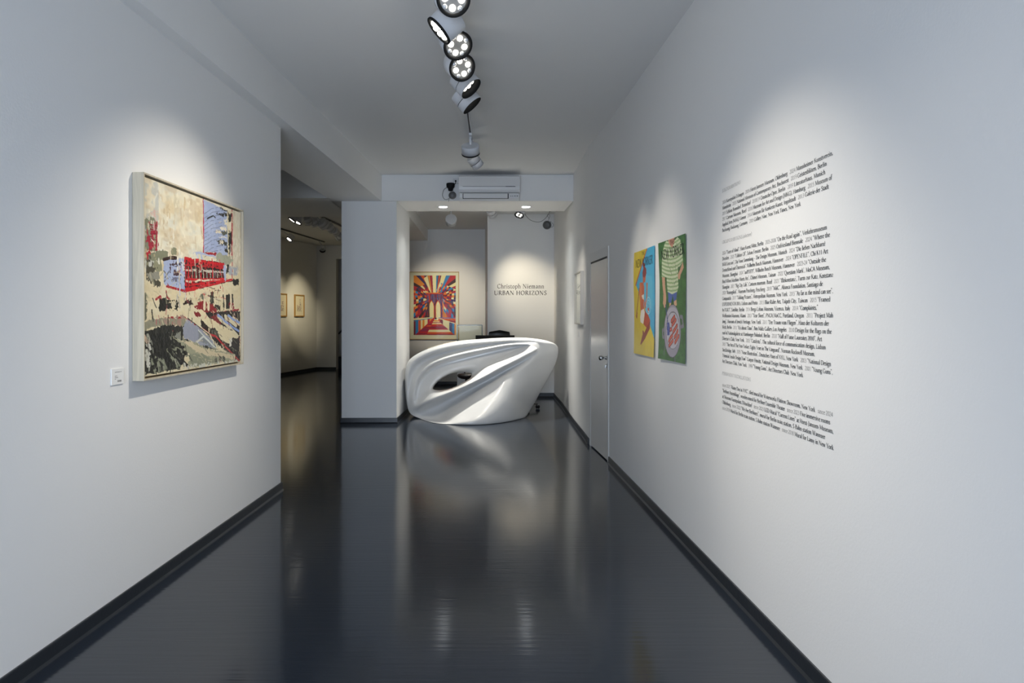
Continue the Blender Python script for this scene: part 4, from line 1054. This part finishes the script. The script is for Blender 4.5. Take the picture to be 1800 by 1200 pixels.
# display plinth with a glass hood
vi = empty('display_plinth', (-.03, 12.70, 0)); tag(vi, 'white display plinth under a clear glass hood beside the framed print', 'display case')
MB().box(-.235, .225, -.2, .2, 0, .985).build('plinth', plastic, vi, bevel=.002)
hd = MB(); hd.box(-.235, .225, -.2, -.192, .985, 1.285); hd.box(-.235, .225, .192, .2, .985, 1.285); hd.box(-.235, -.227, -.192, .192, .985, 1.285); hd.box(.217, .225, -.192, .192, .985, 1.285); hd.box(-.235, .225, -.2, .2, 1.285, 1.293)
hood = hd.build('glass_hood', hoodm, vi)
ed = MB()
for x in (-.235, .225):
    for y in (-.2, .2): ed.box(x-.005, x+.005, y-.005, y+.005, .985, 1.293)
for y in (-.2, .2): ed.box(-.235, .225, y-.004, y+.004, 1.285, 1.295)
for x in (-.235, .225): ed.box(x-.003, x+.003, -.2, .2, 1.289, 1.295)
ed.build('glass_edge', edgem, hood)
# corner casing on the return of the title wall
struct(MB().box(.262, .287, 12.36, 12.46, 0, 1.90), 'trim_7', wood('reddish_casing', 'C8B4A4', 'B8A090', (4, 4, 1)))

# ---------------------------------------------------------------- air conditioner
ac = empty('air_conditioner', (-.174, 9.30, 2.99)); tag(ac, 'white wall-mounted air conditioner on the header over the desk', 'air conditioner')
prof = [(0, .335), (-.205, .335), (-.222, .325), (-.222, .19), (-.218, .15), (-.205, .115), (-.19, .11), (0, .11)]
m = MB(); n = len(prof); m.add([(x, y, z) for x in (0, .817) for y, z in prof], [list(range(n)), list(range(n, 2*n))[::-1]] + [(i, (i+1) % n, n+(i+1) % n, n+i) for i in range(n)]); m.build('housing', plastic, ac, bevel=.004)
prof = [(-.001, .108), (-.186, .108), (-.204, .10), (-.20, .04), (-.17, .004), (-.15, 0), (-.001, 0)]
m = MB(); n = len(prof); m.add([(x, y, z) for x in (.012, .806) for y, z in prof], [list(range(n)), list(range(n, 2*n))[::-1]] + [(i, (i+1) % n, n+(i+1) % n, n+i) for i in range(n)]); lo = m.build('lower_body', plastic, ac, bevel=.004)
MB().box(.055, .76, -.2245, -.221, .185, .190).build('panel_groove', greym, ac)
MB().box(.627, .75, -.2255, -.221, .184, .191).build('indicator_strip', blackm, ac)
MB().box(.055, .668, -.2055, -.196, .028, .098).build('vent_slot', slotm, ac)
m = MB(); m.box(.064, .654, -.212, -.202, .034, .096, ); m.build('louvre', plastic, ac, bevel=.003)
for x in (.69, .715, .745, .775): MB().box(x, x+.014, -.2075, -.201, .058, .066 if x < .74 else .07).build('display_mark', greym, lo)

# small camera and bell left of it
se = empty('security_camera', (-.345, 9.30, 3.1)); tag(se, 'small black ceiling camera with a looped cable beside the air conditioner', 'camera')
MB().box(.09, .165, -.025, -.001, .155, .225).build('socket_plate', plastic, se, bevel=.002)
MB().box(.118, .138, -.05, -.025, .18, .196).build('plug', blackm, se)
m = MB(); m.tube([(.128, -.05, .185), (.128, -.06, .15), (.10, -.06, .13)], .005); m.build('power_lead', blackm, se)
m = MB(); m.lathe([(.055, .15), (.058, .135), (.055, .10), (.036, .08), (.03, .05), (.012, .045), (.001, .045)], Matrix.Translation((.06, -.06, 0)), 24); m.build('dome_body', blackm, se)
m = MB(); m.lathe([(.012, 0), (.048, .004), (.052, .02), (.045, .045), (.02, .055), (.001, .056)], aimM((.085, -.035, -.008), (0, -1, -.1)), 24); m.build('lens_ball', greym, se)
m = MB(); m.tube(crs([(.02, -.05, .10), (-.03, -.04, .07), (-.05, -.03, -.005), (-.02, -.03, -.06), (.03, -.03, -.055), (.06, -.03, -.02)], 6), .004, 6); m.build('looped_cable', cablem, se)
m = MB(); m.tube([(.04, -.02, -.055), (.03, -.02, -.09)], .003, 6); m.build('cable_end', cablem, se)

# round speaker with cables on the title wall
sp = empty('round_speaker', (1.363, 12.34, 3.10)); tag(sp, 'round grey speaker with loose cables high on the title lettering wall', 'speaker')
m = MB(); m.lathe([(.075, 0), (.075, .01), (.05, .02), (.047, .035), (.03, .04), (.012, .03), (.001, .032)], aimM((0, 0, 0), (0, -1, 0)), 32); m.build('speaker_body', greym, sp)
m = MB(); m.lathe([(.080, .001), (.080, .006), (.072, .006), (.072, .001)], aimM((0, 0, 0), (0, -1, 0)), 32, cap=False); m.build('mounting_ring', mat('pale_ring', (.45, .45, .44), .5), sp)
m = MB(); m.tube(crs([(.02, -.012, .08), (.03, -.012, .13), (.0, -.012, .17), (.03, -.012, .20), (.05, -.012, .16), (.03, -.012, .11)], 6), .003, 6); m.build('loose_cable', cablem, sp)
m = MB(); m.tube(crs([(.04, -.02, .05), (.07, -.02, .06), (.06, -.02, -.02), (.09, -.02, -.04), (.115, -.02, 0), (.09, -.02, .04)], 6), .004, 6); m.build('looped_cable', cablem, sp)

# ---------------------------------------------------------------- spotlights
def lampdrum(e, c, d, r=.085, L=.12, style='flat', lit=8, n_led=8, small=False, roll=0):
    """drum centred at c, opening towards d; returns the lens point"""
    c = Vector(c)-e.location; d = Vector(d).normalized(); M = aimM(c-d*L*.5, d, roll)
    m = MB()
    if style == 'flat':
        m.lathe([(r*.90, 0), (r*.97, .003), (r, .008), (r, L)], M, 40)
        h_ = m.build('housing', lampm, e)
        zl = L+.0005
        k = MB(); k.lathe([(r, L-.001), (r*1.02, L+.002), (r*1.02, L+.012), (r*.98, L+.016), (r*.82, L+.008), (r*.80, L+.001)], M, 40, cap=False)
    else:
        m.lathe([(r*.93, 0), (r*.99, .003), (r, .008), (r, L*.60)], M, 40)
        h_ = m.build('housing', lampm, e)
        g_ = MB(); g_.lathe([(r*.94, L*.60), (r*.94, L*.64)], M, 40); g_.build('groove', rimm, h_)
        m2 = MB(); m2.lathe([(r, L*.64), (r, L*1.15), (r*.97, L*1.15)], M, 40, cap=False); m2.build('snoot', lampm, h_)
        k = MB(); k.lathe([(r*.985, L*1.15), (r*.96, L*1.16), (r*.95, L*.70)], M, 40, cap=False)
        zl = L*.72
    k.build('rim', rimm, h_)
    lens = MB(); lens.lathe([(r*.90 if style == 'flat' else r*.94, zl), (.0001, zl+.0005)], M, 36, cap=False); lo = lens.build('lens_plate', platem, h_)
    rr = r*.56
    for i in range(n_led):
        a = 2*PI*i/n_led; on = (i % 2 == 0) or lit >= n_led
        if lit == 0: on = False
        q = r*(.50 if (i % 2 == 0) else .66) if lit < n_led else rr
        b_ = MB(); P = M @ Matrix.Translation((q*math.cos(a), q*math.sin(a), zl+.001))
        br = r*(.20 if i % 2 == 0 or lit >= n_led else .16)
        b_.lathe([(br, 0), (br*.9, .005), (br*.55, .010), (.0001, .012)], P, 14, cap=False)
        b_.build('led', (ledm if style == 'flat' and r > .08 else ledsoft) if on else leddim, lo)
    return c + e.location + d*(L*.62+.05)
def mount(e, base_, c, r):
    """adapter under the track, stem and side arm down to the drum"""
    b_ = Vector(base_)-e.location; c = Vector(c)-e.location
    m = MB().box(b_.x-.016, b_.x+.016, b_.y-.055, b_.y+.055, b_.z-.028, b_.z); m.build('track_adapter', lampm, e, bevel=.003)
    m = MB(); m.lathe([(.016, -.02), (.016, 0)], Matrix.Translation(b_+Vector((0, 0, -.028))), 16); m.build('swivel', lampm, e)
    m = MB(); m.tube([b_+Vector((0, 0, -.03)), (b_+c)/2+Vector((0, 0, .02)), c], .012, 8); m.build('arm', lampm, e)
TZ = H-.022
def TX(y): return -.043+.034*(y-6.26)
tk = MB(); tk.prism([(TX(-1.5)-.017, -1.5), (TX(-1.5)+.017, -1.5), (TX(7.55)+.017, 7.55), (TX(7.55)-.017, 7.55)], TZ, H-.0005)
tr_ = tk.build('lighting_track', lampm); tag(tr_, 'thin white lighting track running down the corridor ceiling', 'lighting track')
sl_ = MB(); sl_.prism([(TX(-1.5)-.007, -1.5), (TX(-1.5)+.007, -1.5), (TX(7.5)+.007, 7.5), (TX(7.5)-.007, 7.5)], TZ-.0006, TZ+.0002); sl_.build('track_slot', slotm, tr_)
GRP = 'spotlights along the corridor ceiling'
def pxp(px, py, z):
    Y = 1200*(z-1.45)/(556-py); return Vector(((px-829)*Y/1200, Y, z))
def corridor_lamp(px, py, z, tgt, label, laim=None, style='flat', lit=4, power=0, deg=34, col=NEUT, r=.093, L=.13, roll=0, lz=None, by=None, d=None):
    c = pxp(px, py, z); d = (Vector(tgt)-c).normalized()
    y = by if by else c.y
    e = empty('spotlight', (TX(y), y, TZ)); tag(e, label, 'spotlight', GRP)
    mount(e, (TX(y), y, TZ), c, r)
    lp = lampdrum(e, c, d, r, L, style, lit, roll=roll)
    if power: spot('lamp_light', lp, laim or lp+d, power, deg, col)
    return c
corridor_lamp(793, -4, 3.22, (.55, 1.0, 1.6), 'topmost spotlight in the row, cut by the edge of the frame, lens facing down', power=30, deg=60)
corridor_lamp(787, 40, 3.20, (-1.70, 4.05, 1.75), 'spotlight turned towards the big painting, its bright lens seen edge-on', lit=8, power=128, deg=78, laim=(-1.7, 3.9, .95))
corridor_lamp(799, 72, 3.20, (.75, 2.6, 1.3), 'bright spotlight peeping from behind the one turned to the painting', power=70, deg=64, laim=(.9, 2.4, .1))
corridor_lamp(806, 114, 3.20, (1.05, 2.4, 1.5), 'large spotlight with four glowing and four clear diodes on a grey plate', power=90, deg=60, laim=(.95, 2.6, .9), roll=.6)
corridor_lamp(816, 143, 3.22, (1.36, 4.7, 1.55), 'spotlight with a deep black snoot and two diodes showing', style='snoot', lit=8, power=48, deg=46)
corridor_lamp(818, 172, 3.20, (1.36, 5.4, 1.55), 'white drum spotlight with a black groove, turned towards the posters', style='snoot', lit=8, power=44, deg=42)
corridor_lamp(827, 262, 3.20, (.15, 9.0, .8), 'wide white drum spotlight seen from behind at the track end', power=80, deg=44, r=.094, L=.085)
corridor_lamp(834.5, 283, 3.16, (1.38, 8.6, 1.6), 'smaller pale drum spotlight tilted down just in front of the air conditioner', style='snoot', lit=8, power=80, deg=34, r=.068, L=.115, by=7.45)
# lights further towards the shop front, above and behind the viewpoint
for yy, tg, pw in ((2.9, (1.36, 3.1, .85), 80), (1.2, (-.6, 1.4, 0), 12)):
    c = Vector((TX(yy), yy, 3.2)); e = empty('spotlight', (TX(yy), yy, TZ)); tag(e, 'corridor spotlight above the viewpoint aimed at the %s' % ('wall lettering' if tg[0] > 0 else 'floor'), 'spotlight', GRP)
    mount(e, (TX(yy), yy, TZ), c, .085); d = (Vector(tg)-c).normalized(); lp = lampdrum(e, c, d); spot('lamp_light', lp, lp+d, pw, 72, NEUT)

# back room track and its lamps
def room_lamp(name_label, c, tgt, style, lit, power, deg, col, r=.075, L=.11, top=3.30, grp='spotlights over the reception desk'):
    c = Vector(c); e = empty('spotlight', (c.x, c.y, top)); tag(e, name_label, 'spotlight', grp)
    d = (Vector(tgt)-c).normalized()
    m = MB(); m.lathe([(.028, -.03), (.028, -.0005)], n=20); m.build('ceiling_mount', lampm, e)
    m = MB(); m.tube([(0, 0, -.03), (0, 0, c.z-top)], .013, 8); m.build('arm', lampm, e)
    lp = lampdrum(e, c, d, r, L, style, lit)
    if power: spot('lamp_light', lp, lp+d, power, deg, col)
room_lamp('drum spotlight seen from behind, aimed at the framed bridge print', (-.345, 11.45, 3.06), (-.50, 14.5, 1.75), 'snoot', 8, 190, 42, WARM, r=.095)
room_lamp('spotlight half hidden by the header, aimed at the title lettering', (.32, 11.0, 3.125), (1.0, 12.34, 1.85), 'snoot', 8, 95, 50, WARM, top=3.30)
room_lamp('spotlight tilted to the desk with its lit diodes showing under the header', (.78, 11.0, 3.13), (.15, 9.9, 1.0), 'flat', 4, 90, 70, NEUT)
cb = MB(); cb.tube(crs([(.86, 11.02, 3.10), (.95, 11.05, 3.01), (1.10, 11.1, 2.985), (1.22, 11.2, 3.07), (1.30, 11.25, 3.20), (1.33, 11.3, 3.299)], 6), .004, 6)
tag(cb.build('hanging_cable', cablem), 'thin pale cable sagging from the ceiling beside the desk spotlight', 'cable')

# downlights set in the header soffit
def downlight(x, y, label, pw, aim):
    e = empty('downlight', (x, y, S+.004)); tag(e, label, 'ceiling light', 'downlights in the header over the desk')
    m = MB(); m.lathe([(.078, -.001), (.078, -.006), (.066, -.007), (.060, -.001)], n=36, cap=False); m.build('trim_ring', plastic, e)
    m = MB(); m.lathe([(.062, -.002), (.055, -.010), (.03, -.014), (.0001, -.015)], n=20, cap=False, smooth=False); m.build('crystal_lens', dlm, e)
    spot('lamp_light', (x, y, S-.05), aim, pw, 66, (1, .955, .86), r=.035)
    spot('lamp_spill', (x, y, S-.05), (x, y, 0), 20, 132, (.93, .97, .95), r=.035)
downlight((779-829)/122.5, 9.79, 'round recessed downlight above the desk between pier and air conditioner', 100, (-.38, 9.5, 0))
downlight((924.5-829)/122.5, 9.79, 'round recessed downlight above the desk on the side of the door', 330, (.42, 9.42, 0))

# side gallery: tracks and lamps
def gtrack(p0, p1, label):
    p0, p1 = Vector(p0), Vector(p1); d = (p1-p0).normalized(); n_ = Vector((-d.y, d.x))*.016
    m = MB().prism([tuple(p0-n_), tuple(p1-n_), tuple(p1+n_), tuple(p0+n_)][::-1], H-.03, H-.0005)
    o = m.build('lighting_track', greym); tag(o, label, 'lighting track', None); return p0, p1
ta = gtrack((-4.75, 10.9), (-3.79, 17.55), 'thin dark track on the gallery ceiling nearest the small framed prints')
tb = gtrack((-3.05, 11.2), (-2.55, 16.8), 'thin dark track crossing the gallery ceiling towards the stairs')
def glamp(tr, px, py, z, tgt, label, style='flat', lit=8, power=0, deg=30, r=.075, soft=True):
    c = pxp(px, py, z); a, b_ = tr; f_ = (c.y-a.y)/(b_.y-a.y); bx = a.x+(b_.x-a.x)*f_
    e = empty('spotlight', (bx, c.y, H-.03)); tag(e, label, 'spotlight', 'spotlights in the side gallery')
    mount(e, (bx, c.y, H-.03), c, r); d = (Vector(tgt)-c).normalized()
    lp = lampdrum(e, c, d, r, .11, style, lit)
    if power: spot('lamp_light', lp, lp+d, power, deg, WARM)
glamp(ta, 511, 417, 3.16, (-5.4, 13.4, .6), 'lit gallery spotlight alone on the track by the prints', power=92, deg=100)
glamp(ta, 567, 437, 3.16, (-3.4, 15.6, 1.5), 'snooted gallery spotlight at the far end of the track by the prints', 'snoot', lit=0)
glamp(tb, 517, 382, 3.16, (-5.2, 11.0, 0), 'lit spotlight first under the gallery header', power=92, deg=100)
glamp(tb, 526, 386, 3.16, (-4.6, 11.0, 0), 'lit spotlight second under the gallery header', power=92, deg=100)
glamp(tb, 541, 387, 3.17, (-2.4, 14.3, 1.0), 'drum spotlight seen from behind, third under the gallery header', 'snoot', lit=0)
glamp(tb, 552, 390, 3.17, (-2.6, 15.0, .6), 'drum spotlight tilted down, fourth under the gallery header', 'snoot', lit=0)
glamp(tb, 567, 393, 3.15, (-1.9, 13.9, 2.0), 'large drum spotlight with a deep black snoot in the middle of the gallery row', 'snoot', lit=0, r=.10)
glamp(tb, 581, 401, 3.19, (-2.0, 15.0, 1.9), 'black-rimmed spotlight overlapping the large snooted one', 'snoot', lit=0, r=.085)
glamp(tb, 589, 407, 3.15, (-2.1, 15.8, 1.8), 'pale drum spotlight last before the white pier', 'snoot', lit=0)
# lamps that light the two small prints hang further back, out of sight behind the header
for px_, yy, xx, lb in ((0, 15.8, -3.1, 'gallery spotlight aimed at the small print nearer the corner'), (0, 14.7, -3.2, 'gallery spotlight aimed at the half hidden small print')):
    tg = (-4.42, 17.6, 1.72) if yy > 15 else (-4.72, 16.4, 1.72)
    c = Vector((xx+.35, yy, 3.17)); e = empty('spotlight', (tb[0].x+(tb[1].x-tb[0].x)*(yy-11.2)/5.6, yy, H-.03)); tag(e, lb, 'spotlight', 'spotlights in the side gallery')
    mount(e, e.location, c, .075); d = (Vector(tg)-c).normalized(); lp = lampdrum(e, c, d, .075, .11, 'snoot', 8); spot('lamp_light', lp, lp+d, 150, 38, (1, .86, .56))
